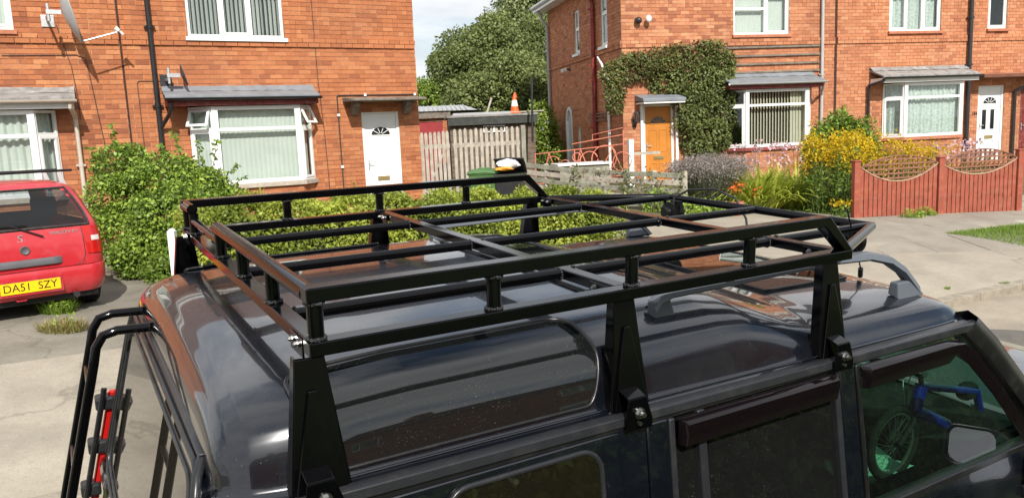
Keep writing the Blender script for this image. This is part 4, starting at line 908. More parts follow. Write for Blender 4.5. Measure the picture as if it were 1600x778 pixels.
# windscreen header, screen, A pillars, bonnet
def side_y(z): return -.045-.12*(-.28-z) if z > -.74 else -.100-.35*min(.12, -.74-z)
WS = [(2.02, -.262), (2.16, -.37), (2.32, -.52), (2.50, -.71)]
q = MB(T); rows = [[Vector((x-.05*(abs(v)/.72)**2, .75+v*(1+.10*(i/3)), z)) for v in np.linspace(-.72, .72, 15)] for i, (x, z) in enumerate(WS)]
q.grid(rows); q.build('windscreen', 'green_glass', car, smooth=60)
for s_ in (0, 1):
    pts = [Vector((1.95, mir(-.03, s_), -.283)), Vector((2.04, mir(-.045, s_), -.36)), Vector((2.2, mir(-.066, s_), -.52)), Vector((2.42, mir(-.092, s_), -.73))]
    rows = []
    for p in pts: rows.append([p+Vector((a*.036, mir(0, s_)*0+(1 if s_ == 0 else -1)*c, a*.02)) for a, c in ((-1, .0), (-.8, -.016), (0, -.022), (1, -.012), (1.5, .03), (1.0, .06), (-.8, .05))])
    MB(T).grid(rows, closed=True).build('windscreen_pillar', 'trim_black', car, smooth=50)
    # gutter rail with flared front tip
    pr = [(-.012, 0), (-.014, -.020), (.012, -.022), (.022, -.004), (.012, .003), (-.003, .003)]
    rows = []
    for x, dz, k in ((-.07, .004, .5), (-.05, .002, 1), (.7, -.004, 1), (1.90, -.012, 1), (1.965, -.014, 1.15), (1.985, -.014, 1.15), (1.995, -.016, .8)):
        rows.append([Vector((x, mir(-.034+a*k, s_), ZG+.004+dz+c*k)) for a, c in pr])
    MB(T).grid(rows, closed=True).add([tuple(v) for v in rows[-1]], [tuple(range(6))]).build('gutter_rail', 'trim_grey', car, smooth=30, bevel=.002)
    # body side below the gutter: pillars and panels
    sg = 1 if s_ == 0 else -1
    def strip(name, xa0, xa1, xb0, xb1, z1, z0, mat, out_=0, th=.03, n=6, par=car, bev=.004):
        b = MB(T); A = []
        for k in range(n+1):
            t = k/n; z = z1+(z0-z1)*t; A.append((xa0+(xb0-xa0)*t, xa1+(xb1-xa1)*t, side_y(z)-out_, z))
        b.grid([[Vector((u0, mir(y, s_), z)), Vector((u1, mir(y, s_), z)), Vector((u1, mir(y+th, s_), z)), Vector((u0, mir(y+th, s_), z))] for u0, u1, y, z in A], closed=True)
        f0 = [0, 1, 2, 3]; b.f.append(tuple(f0)); b.f.append(tuple(len(b.v)-4+i for i in f0))
        return b.build(name, mat, par, smooth=30, bevel=bev)
    strip('roof_strip', -.05, 1.96, -.05, 1.96, -.272, -.300, 'trim_black', -.004)
    strip('quarter_panel', -.10, .702, -.16, .702, -.296, -.72, 'navy_paint', 0)
    strip('rear_pillar', .704, .762, .704, .762, -.296, -.72, 'navy_paint', .002)
    strip('door_pillar_trim', .766, .782, .766, .782, -.298, -.72, 'trim_grey', .004)
    strip('centre_pillar', 1.345, 1.405, 1.365, 1.43, -.296, -.72, 'navy_paint', .001)
    strip('window_channel', 1.322, 1.341, 1.342, 1.361, -.298, -.70, 'trim_grey', .003)
    strip('window_channel', 1.409, 1.424, 1.434, 1.449, -.298, -.70, 'trim_black', .003)
    strip('window_divider', .852, .874, .858, .882, -.298, -.70, 'trim_grey', .002)
    # quarter window
    b = MB(T); pr = rect_round(.36, .34, .05, 6); cx, cz = .395, -.485
    b.add([Vector((cx+u, mir(side_y(cz+v)-.004, s_), cz+v)) for u, v in pr], [tuple(range(len(pr)))]); qo = b.build('quarter_window', 'brown_glass', car)
    MB(T).tube([Vector((cx+u, mir(side_y(cz+v)-.003, s_), cz+v)) for u, v in pr], .006, 8, closed=True).build('window_seal', 'trim_grey', qo, smooth=50)
    def pane(name, pts_, mat, par=car, out_=-.012):
        MB(T).add([Vector((x, mir(side_y(z)-out_, s_), z)) for x, z in pts_], [tuple(range(len(pts_)))]).build(name, mat, par)
    pane('door_window', [(.78, -.30), (1.34, -.30), (1.36, -.71), (.78, -.71)], 'privacy_glass')
    pane('door_window', [(1.415, -.30), (1.93, -.30), (2.10, -.44), (2.33, -.71), (1.44, -.71)], 'green_glass')
    # wind deflectors
    for path, nm in (([(.79, -.300), (.80, -.300), (1.31, -.300), (1.325, -.300)], 0), ([(1.425, -.300), (1.44, -.300), (1.80, -.300), (1.87, -.308), (1.93, -.345), (2.05, -.46), (2.27, -.685)], 1)):
        rows = []
        for i, (x, z) in enumerate(path):
            e = i in (0, len(path)-1)
            if nm and i >= 3:
                k = (i-2)/4; dx, dz = -.045*(1-.3*k), -.035
            else: dx, dz = 0, -.062
            w_ = .3 if e else 1
            rows.append([Vector((x+dx*u, mir(side_y(z)-o_*w_, s_), z+dz*u)) for u, o_ in ((0, .004), (.06, .022), (.16, .030), (.6, .030), (1, .026), (1.0, .022), (.6, .025), (.16, .025))])
        MB(T).grid(rows, closed=True).add([tuple(v) for v in rows[0]], [tuple(range(8))]).add([tuple(v) for v in rows[-1]], [tuple(range(8))]).build('wind_deflector', 'smoke_acrylic', car, smooth=40)
    # waist, doors below the windows
    strip('waist_seal', .77, 2.36, .77, 2.40, -.700, -.722, 'trim_black', .004, .04, 1)
    for nm, xa, xb in (('rear_side_panel', -.2, .76), ('rear_door', .768, 1.40), ('front_door', 1.41, 2.42)):
        d_ = MB(T); rows = []
        for z, o_ in ((-.722, 0), (-.76, .014), (-.85, .026), (-1.05, .034), (-1.3, .034), (-1.5, .02), (-1.56, 0)):
            rows.append([Vector((xa, mir(side_y(-.74)-o_, s_), z)), Vector((xb, mir(side_y(-.74)-o_, s_), z)), Vector((xb, mir(0.02, s_), z)), Vector((xa, mir(.02, s_), z))])
        d_.grid(rows, closed=True); do = d_.build(nm, 'navy_paint', car, smooth=40, bevel=.004)
        if 'door' in nm: MB(T).box(xb-.25 if nm == 'front_door' else xa+.05, xb-.10 if nm == 'front_door' else xa+.2, mir(-.142, s_), mir(-.12, s_), -.86, -.82).build('handle', 'trim_black', do, bevel=.006)
    # front wing
    MB(T).grid([[Vector((x, mir(side_y(-.74)-o_, s_), z)) for x in (2.425, 2.8, 3.2, 3.45, 3.55)] for z, o_ in ((-.80, -.03), (-.84, .01), (-1.0, .034), (-1.3, .034), (-1.5, .01))]).build('front_wing', 'navy_paint', car, smooth=50)
    # roof rail
    y0 = .115
    pth = [(.85, -.098), (.87, -.075), (.91, -.064), (1.2, -.060), (1.5, -.056), (1.66, -.064), (1.76, -.088), (1.83, -.126), (1.88, -.170), (1.91, -.198)]
    rows = []
    for i, (x, z) in enumerate(pth):
        k = .6 if i == 0 else 1
        rows.append([Vector((x+.35*b_*(1 if i > 5 else 0), mir(y0+a, s_), z+b_*k)) for a, b_ in ((-.020, -.006), (-.014, .010), (.004, .015), (.018, .010), (.022, -.006), (.012, -.012), (-.012, -.012))])
    rl = MB(T).grid(rows, closed=True).build('roof_rail', 'rail_grey', car, smooth=45)
    for xa, xb, zt_ in ((.85, .95, -.075), (1.80, 1.93, -.16)):
        MB(T).hexa([(xa, mir(y0-.02, s_), -.215), (xb, mir(y0-.02, s_), -.215), (xb, mir(y0+.02, s_), -.2), (xa, mir(y0+.02, s_), -.2), (xa, mir(y0-.014, s_), zt_), (xb-.05, mir(y0-.014, s_), zt_), (xb-.05, mir(y0+.014, s_), zt_), (xa, mir(y0+.014, s_), zt_)]).build('rail_foot', 'rail_grey', rl, bevel=.006)
    # door mirror
    mc = Vector((2.20, mir(-.235, s_), -.735)); b = MB(T); n = Vector((-1, -.12*sg, .34)).normalized(); yx = n.cross(Vector((0, 0, 1))).normalized(); zz = yx.cross(n)
    pr = rect_round(.19, .13, .04, 6); rows = []
    for d_, k in ((0, 1), (-.03, 1.04), (-.07, .95), (-.10, .7), (-.115, .3)): rows.append([mc+yx*u*k+zz*v*k+n*d_ for u, v in pr])
    b.grid(rows, closed=True); b.tube([mc+yx*u+zz*v for u, v in pr], .007, 8, closed=True); mo = b.build('door_mirror', 'trim_black', car, smooth=50)
    MB(T).add([mc+yx*u*.96+zz*v*.95+n*-.003 for u, v in pr], [tuple(range(len(pr)))]).build('mirror_glass', 'mirror_glass', mo)
    MB(T).tube([Vector((2.25, mir(-.17, s_), -.79)), Vector((2.26, mir(-.09, s_), -.78))], .03, 10).build('mirror_arm', 'trim_black', mo, smooth=40)
# bonnet, grille, bumpers, wheels, floor
q = MB(T); q.grid([[Vector((x, .75+v*(1-.05*(x-2.4)), z-.035*abs(v/.8)**3)) for v in np.linspace(-.80, .80, 13)] for x, z in ((2.44, -.715), (2.6, -.715), (2.9, -.72), (3.25, -.735), (3.45, -.77), (3.56, -.86), (3.58, -1.1))]); q.build('bonnet', 'navy_paint', car, smooth=50)
MB(T).box(3.54, 3.60, .15, 1.35, -1.08, -.92).build('grille', 'trim_black', car, bevel=.01)
MB(T).box(3.45, 3.68, -.14, 1.64, -1.42, -1.12).build('front_bumper', 'trim_grey', car, bevel=.03); MB(T).box(-.50, -.24, -.12, 1.62, -1.42, -1.12).build('rear_bumper', 'trim_grey', car, bevel=.03)
for x in (.55, 2.86):
    for s_ in (0, 1):
        wc = Vector((x, mir(-.02, s_), -1.87+.335)); ax = (Vector((1, 0, 0)), Vector((0, 0, 1)), Vector((0, 1 if s_ else -1, 0)))
        wo = MB(T).lathe([(.19, -.10), (.30, -.10), (.33, -.07), (.335, 0), (.33, .07), (.30, .10), (.19, .10)], 32, wc, ax).build('wheel', 'tyre', car, smooth=40)
        MB(T).lathe([(.19, .09), (.17, .07), (.06, .06), (.05, .09), (0, .09)], 24, wc, ax).build('rim', 'alloy', wo, smooth=30)
MB(T).box(-.2, 3.45, -.02, 1.52, -1.5, -1.28).build('chassis', 'trim_black', car)
# cabin: floor, seats, dash, headlining
MB(T).box(-.1, 2.3, .0, 1.5, -1.279, -1.25).build('cabin_floor', 'cabin', car)
MB(T).box(.0, 1.9, .03, 1.47, -.262, -.258).build('headlining', 'cabin', car)
q = MB(T); q.prism([(2.18, -.80), (2.30, -.735), (2.48, -.725), (2.52, -1.2), (2.25, -1.2), (2.2, -.95)], lambda u, v, d: (u, d, v), .0, 1.5); q.build('dashboard', 'cabin', car, bevel=.02)
for yc in (.38, 1.12):
    b = MB(T).hexa([(1.5, yc-.22, -1.06), (2.1, yc-.22, -1.03), (2.1, yc+.22, -1.03), (1.5, yc+.22, -1.06), (1.5, yc-.22, -.93), (2.1, yc-.22, -.92), (2.1, yc+.22, -.92), (1.5, yc+.22, -.93)])
    se = b.build('front_seat', 'seat_cloth', car, bevel=.03, seg=3)
    MB(T).hexa([(1.42, yc-.21, -.95), (1.56, yc-.21, -.93), (1.56, yc+.21, -.93), (1.42, yc+.21, -.95), (1.26, yc-.17, -.52), (1.36, yc-.17, -.52), (1.36, yc+.17, -.52), (1.26, yc+.17, -.52)]).build('seat_back', 'seat_cloth', se, bevel=.03, seg=3)
    MB(T).box(1.25, 1.33, yc-.12, yc+.12, -.50, -.36).build('headrest', 'seat_cloth', se, bevel=.03, seg=3)
MB(T).box(.35, 1.0, .1, 1.4, -1.1, -.9).build('rear_seat', 'seat_cloth', car, bevel=.03)
MB(T).box(2.04, 2.06, .66, .84, -.42, -.36).build('interior_mirror', 'cabin', car, bevel=.01)
# tailgate: leaning face, glass, trims, corner pillars
def tgx(z): return -.172-.25*(-.20-z)
def TG(y, z, o_=0): return Vector((tgx(z)-o_, y, z))
q = MB(T)
for s_ in (0, 1):   # rounded rear corners joining side and tailgate
    rows = [[roofpt(x, .785, s_) for x in np.linspace(.04, -.172, 13)]]
    for z in (-.274, -.30, -.36, -.45, -.55, -.65, -.74):
        row = []; xr = tgx(z)-.002; ys = side_y(z)-.002; rr_ = .12
        for j in range(13):
            a = R(90*j/12); row.append(Vector((xr+rr_*(1-math.sin(a)), mir(ys+rr_*(1-math.cos(a)), s_), z)))
        rows.append(row)
    MB(T).grid(rows).build('rear_corner', 'navy_paint', car, smooth=60)
    MB(T).box(-.33, -.2, mir(-.09, s_), mir(.2, s_), -1.56, -.74).build('rear_corner_panel', 'navy_paint', car, bevel=.03)
fr = MB(T); ys = [.075, .14, 1.36, 1.425]; zs_ = [-.215, -.255, -.66, -1.5]
for j in range(3):
    for i in range(3):
        if j == 1 and i == 1: continue
        if i == 0 and j != 1: continue
        fr.hexa([TG(ys[j], zs_[i+1]), TG(ys[j+1], zs_[i+1]), TG(ys[j+1], zs_[i+1])+Vector((.03, 0, 0)), TG(ys[j], zs_[i+1])+Vector((.03, 0, 0)), TG(ys[j], zs_[i]), TG(ys[j+1], zs_[i]), TG(ys[j+1], zs_[i])+Vector((.03, 0, 0)), TG(ys[j], zs_[i])+Vector((.03, 0, 0))])
tg = fr.build('tailgate', 'navy_paint', car)
pr = rect_round(1.30, .50, .06, 6); cy, cz = .75, -.480
MB(T).add([TG(cy+u, cz+v, .004) for u, v in pr], [tuple(range(len(pr)))]).build('rear_window', 'tail_dark', tg)
MB(T).tube([TG(cy+u, cz+v, .004) for u, v in pr], .007, 8, closed=True).build('window_seal', 'trim_black', tg, smooth=50)
MB(T).tube([TG(cy+u*.93, cz+v*.86, .006) for u, v in pr], .004, 6, closed=True).build('window_band', 'trim_grey', tg, smooth=50)
q = [Vector((-.170, .75+v, -.212-.012*(abs(v)/.62)**3)) for v in np.linspace(-.60, .60, 13)]
qn = [TG(.115, -.245, .004), TG(.085, -.30, .004), TG(.075, -.45, .004), TG(.07, -.70, .004)]; qf = [Vector((p.x, 1.5-p.y, p.z)) for p in qn]
MB(T).tube(qn[::-1]+q+qf, .010, 8).build('tailgate_seal', 'trim_grey', car, smooth=60)
# rear ladder
la = [(-.165, -.19), (-.25, -.186), (-.285, -.195), (-.305, -.225), (-.315, -.27), (-.42, -.68), (-.50, -1.0), (-.52, -1.10)]
for y in (1.0, 1.2): 
    lo = MB(T).tube([Vector((x, y, z)) for x, z in la], .0125, 14).build('ladder_rail', 'rack_black', car, smooth=50)
    MB(T).box(-.170, -.155, y-.02, y+.02, -.212, -.172).build('ladder_foot', 'rack_black', lo, bevel=.003)
for z in (-.33, -.56, -.79, -1.0):
    x = float(np.interp(-z, [.27, .68, 1.0], [-.315, -.42, -.50])); MB(T).tube([Vector((x, 1.0, z)), Vector((x, 1.2, z))], .009, 10).build('ladder_rung', 'rack_black', car, smooth=50)
# far tail lamp with its guard
for s_ in (0, 1):
    lx = lambda z: tgx(z)-.02
    ya, yb = sorted((mir(-.030, s_), mir(-.014, s_)))
    tl = MB(T).hexa([(lx(-.98)-.006, ya, -.98), (lx(-.98)+.02, ya, -.98), (lx(-.98)+.02, yb, -.98), (lx(-.98)-.006, yb, -.98), (lx(-.52)-.006, ya, -.52), (lx(-.52)+.02, ya, -.52), (lx(-.52)+.02, yb, -.52), (lx(-.52)-.006, yb, -.52)]).build('tail_lamp', 'tail_red', car, bevel=.008)
    for z in (-.555, -.70, -.845): MB(T).box(lx(z)-.040, lx(z)+.02, mir(-.055, s_), mir(.005, s_), z-.024, z+.020).build('lamp_guard', 'trim_grey', tl, bevel=.009)
    MB(T).tube([Vector((lx(z)-.022, mir(.012, s_), z)) for z in (-.5, -.7, -.98)], .009, 8).build('guard_bar', 'trim_black', tl, smooth=40)
# aerial at the front of the roof
MB(T).tube([Vector((1.90, .30, -.19)), Vector((1.885, .29, -.16))], .008, 8).tube([Vector((1.885, .29, -.16)), Vector((1.70, .22, .06))], .0025, 6).build('aerial', 'trim_black', car, smooth=40)
MB(T).tube([Vector((2.06, .45, -.30)), Vector((2.03, .30, -.28))], .004, 6).build('wiper_arm', 'trim_black', car)
# ------------------------------------------------------------------ red hatchback
plate = pt(48, 445, 7.66); hd = R(-41.4); HX = Vector((math.sin(hd), math.cos(hd), 0)); HY = Vector((-HX.y, HX.x, 0))
rc = empty('red_car', Vector((plate.x, plate.y, gz(plate.x, plate.y)+.004)), Matrix((HX, HY, Vector((0, 0, 1)))).transposed(), 'faded red hatchback with black roof bars and a yellow number plate on the drive', 'car')
m = NT('red_paint'); n1 = m.noise(2.2, 5, .6); c = m.ramp(n1, [(.3, (.42, .012, .018)), (.7, (.52, .03, .04))])
c = m.mix(m.ramp(m.noise(5, 6, .7), [(.5, (0, 0, 0)), (.75, (.35,)*3)]), c, (.55, .12, .14)); m.pbr(c, .32, 0, .5, .7, coatr=.12)
plain('red_plastic', (.40, .018, .035), .5, .15, 3, dirt=((.5, .15, .18), 6, .5)); plain('plate_yellow', (.85, .55, .01), .35, .04, 3); plain('plate_ink', (.012, .012, .012), .4)
plain('lamp_clear', (.6, .55, .52), .15, .05, 5, coat=.5); plain('handle_grey', (.10, .10, .11), .55, .15, 8)
_cz = [.22, .28, .36, .46, .49, .50, .60, .75, .88, .92, 1.0, 1.2, 1.28, 1.33, 1.36, 1.375]
_cr = [.06, .02, 0, 0, .012, .045, .05, .07, .10, .115, .15, .25, .31, .38, .50, .80]
_cf = [3.3, 3.38, 3.42, 3.42, 3.42, 3.42, 3.38, 3.3, 3.0, 2.55, 2.42, 2.1, 1.98, 1.88, 1.75, 1.4]
_cw = [.66, .70, .72, .725, .725, .72, .725, .715, .70, .69, .66, .585, .55, .50, .42, .25]
_ck = [.15, .16, .18, .18, .17, .16, .14, .12, .12, .11, .11, .12, .13, .20, .25, .2]
def rci(t, z): return float(np.interp(z, _cz, t))
def rcs(y, z, off=0):
    xr, hw, r_ = rci(_cr, z), rci(_cw, z), rci(_ck, z); a = abs(y)-(hw-r_)
    x = xr if a <= 0 else xr+r_-math.sqrt(max(0, r_*r_-min(a, r_)**2))
    return Vector((x-off, y, z))
rows = []
for z in sorted(set(_cz+[.32, .41, .55, .65, .70, .8, .84, 1.05, 1.1, 1.15, 1.24])):
    xr, xf, hw, r_ = rci(_cr, z), rci(_cf, z), rci(_cw, z), rci(_ck, z); row = []
    for cx, cy, a0 in ((xr+r_, -hw+r_, 180), (xr+r_, hw-r_, 90), (xf-r_*2, hw-r_*1.2, 0), (xf-r_*2, -hw+r_*1.2, 270)):
        rx = r_ if a0 in (90, 180) else r_*2; ry = r_ if a0 in (90, 180) else r_*1.2
        for i in range(9):
            a = R(a0+90-90*i/8 if True else 0); row.append(Vector((cx+rx*math.cos(a), cy+ry*math.sin(a), z)))
    rows.append(row)
b = MB().grid(rows, closed=True); b.f.append(tuple(range(len(b.v)-36, len(b.v)))); zz_ = [r_[0].z for r_ in rows]
b.f = [f for f in b.f if not (len(f) == 4 and f[0] % 36 in (8, 17, 26, 35) and .915 <= zz_[f[0]//36] < 1.27)]; body = b.build('body', 'red_paint', rc, smooth=38)
def rpatch(name, mat, y0, y1, z0, z1, off, par=rc, n=14, m_=8, sh=None, lip=None):
    rows = []
    for i in range(m_+1):
        z = z0+(z1-z0)*i/m_; a, c_ = (y0, y1) if sh is None else sh(i/m_)
        rows.append([rcs(a+(c_-a)*j/n, z, off) for j in range(n+1)])
    return MB().grid(rows).build(name, mat, par, smooth=50)
plain('car_interior', (.12, .12, .12), .9, .2, 5)
rw = lambda t: (-.60+.14*t**1.5, .60-.14*t**1.5)
glassmat('car_glass', (.42, .46, .47), dust=.1)
glo = rpatch('rear_window', 'car_glass', 0, 0, .905, 1.285, .004, sh=rw); q = MB()
bd = [rcs(rw(t)[0], .905+.38*t, .005) for t in np.linspace(0, 1, 9)]+[rcs(y, 1.285, .005) for y in np.linspace(rw(1)[0], rw(1)[1], 9)]+[rcs(rw(t)[1], .905+.38*t, .005) for t in np.linspace(1, 0, 9)]+[rcs(y, .905, .005) for y in np.linspace(rw(0)[1], rw(0)[0], 9)]
q.tube(bd, .014, 6, closed=True).build('window_seal', 'rubber', glo, smooth=50)
MB().box(.35, 1.0, -.6, .6, .35, .80).build('rear_seat', 'car_interior', rc, bevel=.04); MB().box(1.6, 1.75, -.55, .55, .4, 1.0).build('front_seats', 'car_interior', rc, bevel=.05)
for yy in (-.32, .30): MB().box(.62, .70, yy-.12, yy+.12, .98, 1.19).build('headrest', 'car_interior', rc, bevel=.03)
for s_ in (-1, 1):
    ya, yb = (.535, .70) if s_ > 0 else (-.70, -.535)
    lamp = rpatch('tail_light', 'tail_red', ya, yb, .605, .885, .012, n=10, sh=lambda t, s_=s_: ((.55-.02*t, .722-.03*t) if s_ > 0 else (-.722+.03*t, -.55+.02*t)))
    rpatch('reverse_lens', 'lamp_clear', 0, 0, .735, .785, .016, par=lamp, n=4, m_=3, sh=lambda t, s_=s_: (s_*.60, s_*.68) if s_ > 0 else (s_*.68, s_*.60))
# tailgate shut lines, plinth, plate
q = MB()
for s_ in (-1, 1): q.tube([rcs(s_*y, z, .001) for y, z in ((.52, .905), (.53, .75), (.53, .60), (.50, .53), (.44, .505))], .004, 5)
q.tube([rcs(y, .497, .002) for y in np.linspace(-.68, .68, 15)], .005, 5); q.build('shut_line', 'trim_black', body)
q = MB(); rows = [[rcs(y, z, o_*(1 if abs(y) < .30 else .2)) for y in np.linspace(-.31, .31, 15)] for z, o_ in ((.535, .004), (.545, .03), (.58, .036), (.605, .028), (.612, .004))]
q.grid(rows).build('handle_trim', 'handle_grey', rc, smooth=40)
B(-.006, .0, -.285, .285, .27, .425).build('plate_recess', 'red_plastic', rc); po = B(-.016, -.0065, -.26, .26, .293, .404).build('number_plate', 'plate_yellow', rc, bevel=.002)
MP = Matrix(((0, 0, -1, -.0165), (-1, 0, 0, 0), (0, 1, 0, .3485), (0, 0, 0, 1)))
text('plate_text', 'DA51', .108, 'plate_ink', po, Matrix.Translation((0, .118, 0)) @ MP, .001, sx=.93); text('plate_text', 'SZY', .108, 'plate_ink', po, Matrix.Translation((0, -.145, 0)) @ MP, .001, sx=.93)
MB().lathe([(0, .006), (.03, .012), (.038, .02), (.045, .0)], 16, rcs(.0, .70), (Vector((0, 1, 0)), Vector((0, 0, 1)), Vector((-1, 0, 0)))).build('tailgate_lock', 'handle_grey', rc, smooth=40)
MP2 = Matrix(((0, 0, -1, rcs(.02, .82).x-.004), (-1, 0, 0, .03), (0, 1, 0, .815), (0, 0, 0, 1)))
text('badge', 'S', .10, 'galv', rc, MP2, .003, sx=1.15, shear=.15)
MP3 = Matrix(((0, 0, -1, rcs(-.4, .84).x-.003), (-1, 0, 0, -.36), (0, 1, 0, .845), (0, 0, 0, 1))); text('model_badge', 'WAGON R+', .045, 'galv', rc, MP3, .002, sx=1.05, shear=.2)
MB().tube([rcs(-.17, .825, .01), rcs(-.17, .825, .03), rcs(.05, .93, .02), rcs(.11, .955, .02)], .008, 6).beam(rcs(-.05, .94, .016), rcs(.50, .945, .016), .012, .018).build('wiper', 'trim_black', rc)
MB().tube([Vector((.02, -.40, .20)), Vector((.3, -.40, .22))], .03, 12).build('exhaust', 'dark_metal', rc, smooth=40)
MB().tube([rcs(.05, .235, .01)+Vector((.03, -.02, 0)), rcs(.05, .21, .02), rcs(.12, .21, .02), rcs(.12, .235, .01)+Vector((.03, .02, 0))], .008, 8).build('tow_eye', 'red_plastic', rc)
for x in (.62, 2.75):
    for s_ in (-1, 1):
        wo = MB().lathe([(.17, -.08), (.26, -.08), (.28, -.05), (.28, .05), (.26, .08), (.17, .08)], 28, Vector((x, s_*.63, .28)), (Vector((1, 0, 0)), Vector((0, 0, 1)), Vector((0, s_, 0)))).build('wheel', 'tyre', rc, smooth=40)
        MB().lathe([(.17, .07), (.15, .05), (.05, .04), (0, .05)], 20, Vector((x, s_*.63, .28)), (Vector((1, 0, 0)), Vector((0, 0, 1)), Vector((0, s_, 0)))).build('rim', 'alloy', wo, smooth=40)
MB().box(.1, 3.3, -.62, .62, .16, .235).build('underbody', 'trim_black', rc)
for x in (.62, 1.35):
    bo = MB().beam((x, -.62, 1.455), (x, .62, 1.455), .045, .026).build('roof_bar', 'trim_black', rc, bevel=.006)
    for s_ in (-1, 1): MB().hexa([(x-.04, s_*.52-.03, 1.30), (x+.04, s_*.52-.03, 1.30), (x+.04, s_*.52+.03, 1.30), (x-.04, s_*.52+.03, 1.30), (x-.025, s_*.49-.02, 1.44), (x+.025, s_*.49-.02, 1.44), (x+.025, s_*.49+.02, 1.44), (x-.025, s_*.49+.02, 1.44)]).build('bar_foot', 'grey_pipe', bo, bevel=.006)
for s_ in (-1, 1):
    rows = []
    for z in np.linspace(.93, 1.26, 5):
        hw = rci(_cw, z); xf = rci(_cf, z); xr = rci(_cr, z); rows.append([Vector((xr+.08+(xf-xr-.30)*j/6, s_*(hw+.002), z)) for j in range(7)])
    MB().grid(rows).build('side_window', 'car_glass', rc, smooth=40)
# ------------------------------------------------------------------ bicycle on the front seats of the dark car
YB = .16
def bk(px, py, y=YB): return cray(px, py, y=y)
bb = bk(1400, 700); broot_base = (bb.x, YB, bb.z-.12); bi = croot('bicycle', broot_base, 'small bicycle with a bright blue frame lying on the front seats', 'bicycle'); TBk = CT(broot_base)
plain('bike_dull', (.09, .095, .09), .5, .1, 6); plain('bike_blue', (.01, .03, .42), .25, .1, 6, coat=.6)
hA, hB = bk(1440, 600), bk(1430, 640); sA = bk(1525, 611); dB = bk(1478, 662); wcn = bk(1396, 692)
MB(TBk).tube([hA, hB], .020, 12).tube([hA+Vector((0, 0, -.008)), sA], .013, 12).tube([hB, dB], .020, 12).tube([sA, sA+Vector((.05, 0, -.10))], .014, 12).build('frame', 'bike_blue', bi, smooth=40)
MB(TBk).tube([hB, hB.lerp(wcn, .35)+Vector((0, .02, 0)), wcn+Vector((0, .02, 0))], .010, 10).tube([hB, hB.lerp(wcn, .35)-Vector((0, .02, 0)), wcn-Vector((0, .02, 0))], .008, 10).build('fork', 'cabin', bi, smooth=40)
WR = .118; axb = (Vector((1, 0, 0)), Vector((0, 0, 1)), Vector((0, 1, 0)))
wo = MB(TBk).tube([wcn+Vector((WR*math.cos(2*math.pi*i/40), 0, WR*math.sin(2*math.pi*i/40))) for i in range(40)], .013, 8, closed=True).build('wheel', 'tyre', bi, smooth=50)
MB(TBk).tube([wcn+Vector(((WR-.016)*math.cos(2*math.pi*i/40), 0, (WR-.016)*math.sin(2*math.pi*i/40))) for i in range(40)], .006, 6, closed=True).build('rim', 'bike_dull', wo, smooth=50)
q = MB(TBk)
for i in range(28):
    a = 2*math.pi*i/28; q.tube([wcn+Vector((.012*math.cos(a+.8), .01*(-1)**i, .012*math.sin(a+.8))), wcn+Vector(((WR-.018)*math.cos(a), 0, (WR-.018)*math.sin(a)))], .0009, 4)
tag(q.build('spokes', 'bike_dull', wo), kind='stuff')
MB(TBk).tube([hA, hA+Vector((-.01, 0, .03)), hA+Vector((-.03, .08, .06)), hA+Vector((-.05, .16, .05))], .009, 8).tube([hA+Vector((-.01, 0, .03)), hA+Vector((-.035, -.03, .05))], .009, 8).build('handlebar', 'bolt_steel', bi, smooth=40)
for k in (0, 1): MB(TBk).tube([hA+Vector((-.03, .02+.03*k, .04)), hA+Vector((-.08-.02*k, 0, .0)), hA.lerp(wcn, .45)+Vector((-.02, 0, .01))], .0018, 5).build('brake_cable', 'white_plastic' if k else 'rubber', bi)
MB(TBk).ball(sA+Vector((-.02, .02, .0)), .045, 12, 8, (1.2, .7, .75)).build('saddle', 'cabin', bi, smooth=60)
rf = bk(1520, 650); MB(TBk).box(rf.x-.012, rf.x+.012, rf.y-.008, rf.y+.008, rf.z-.01, rf.z+.01).build('reflector', 'orange_reflector' if 'orange_reflector' in MATS else 'tail_red', bi, bevel=.003)
plain('mint_cloth', (.40, .72, .58), .9, .12, 8, bump=.3, bscale=20)
cb0 = cray(1400, 760, y=.12); cr_ = croot('seat_cover', (cb0.x, .25, cb0.z-.05), 'pale mint green cloth laid over the driver seat', 'cloth'); Tc = CT((cb0.x, .25, cb0.z-.05))
rows = []
for i in range(15):
    rows.append([Vector((1.84+.30*i/14, -.06+.42*j/14, -.885+.025*math.sin(i*.9+j*.5)+.03*math.exp(-((i-6)/4)**2)-.10*max(0, (3-j)/3)**2)) for j in range(15)])
o = MB(Tc).grid(rows).build('cloth_sheet', 'mint_cloth', cr_, smooth=60); o.modifiers.new('th', 'SOLIDIFY').thickness = .006
# ------------------------------------------------------------------ foliage tools
def rnd_unit(n):
    v = RNG.normal(size=(n, 3)); return v/np.linalg.norm(v, axis=1)[:, None]
def meshnp(name, V, Fq, tone, mat, parent=None, kind=None):
    me = bpy.data.meshes.new(name); nv, nf = len(V), len(Fq); k = Fq.shape[1]
    me.vertices.add(nv); me.vertices.foreach_set('co', V.astype(np.float32).ravel()); me.loops.add(nf*k); me.loops.foreach_set('vertex_index', Fq.astype(np.int32).ravel())
    me.polygons.add(nf); me.polygons.foreach_set('loop_start', np.arange(0, nf*k, k, dtype=np.int32)); me.polygons.foreach_set('loop_total', np.full(nf, k, dtype=np.int32))
    a = me.attributes.new('tone', 'FLOAT', 'FACE'); a.data.foreach_set('value', tone.astype(np.float32)); me.materials.append(MATS[mat]); me.update(calc_edges=True)
    o = link(name, me, parent); 
    if kind: o['kind'] = kind
    return o
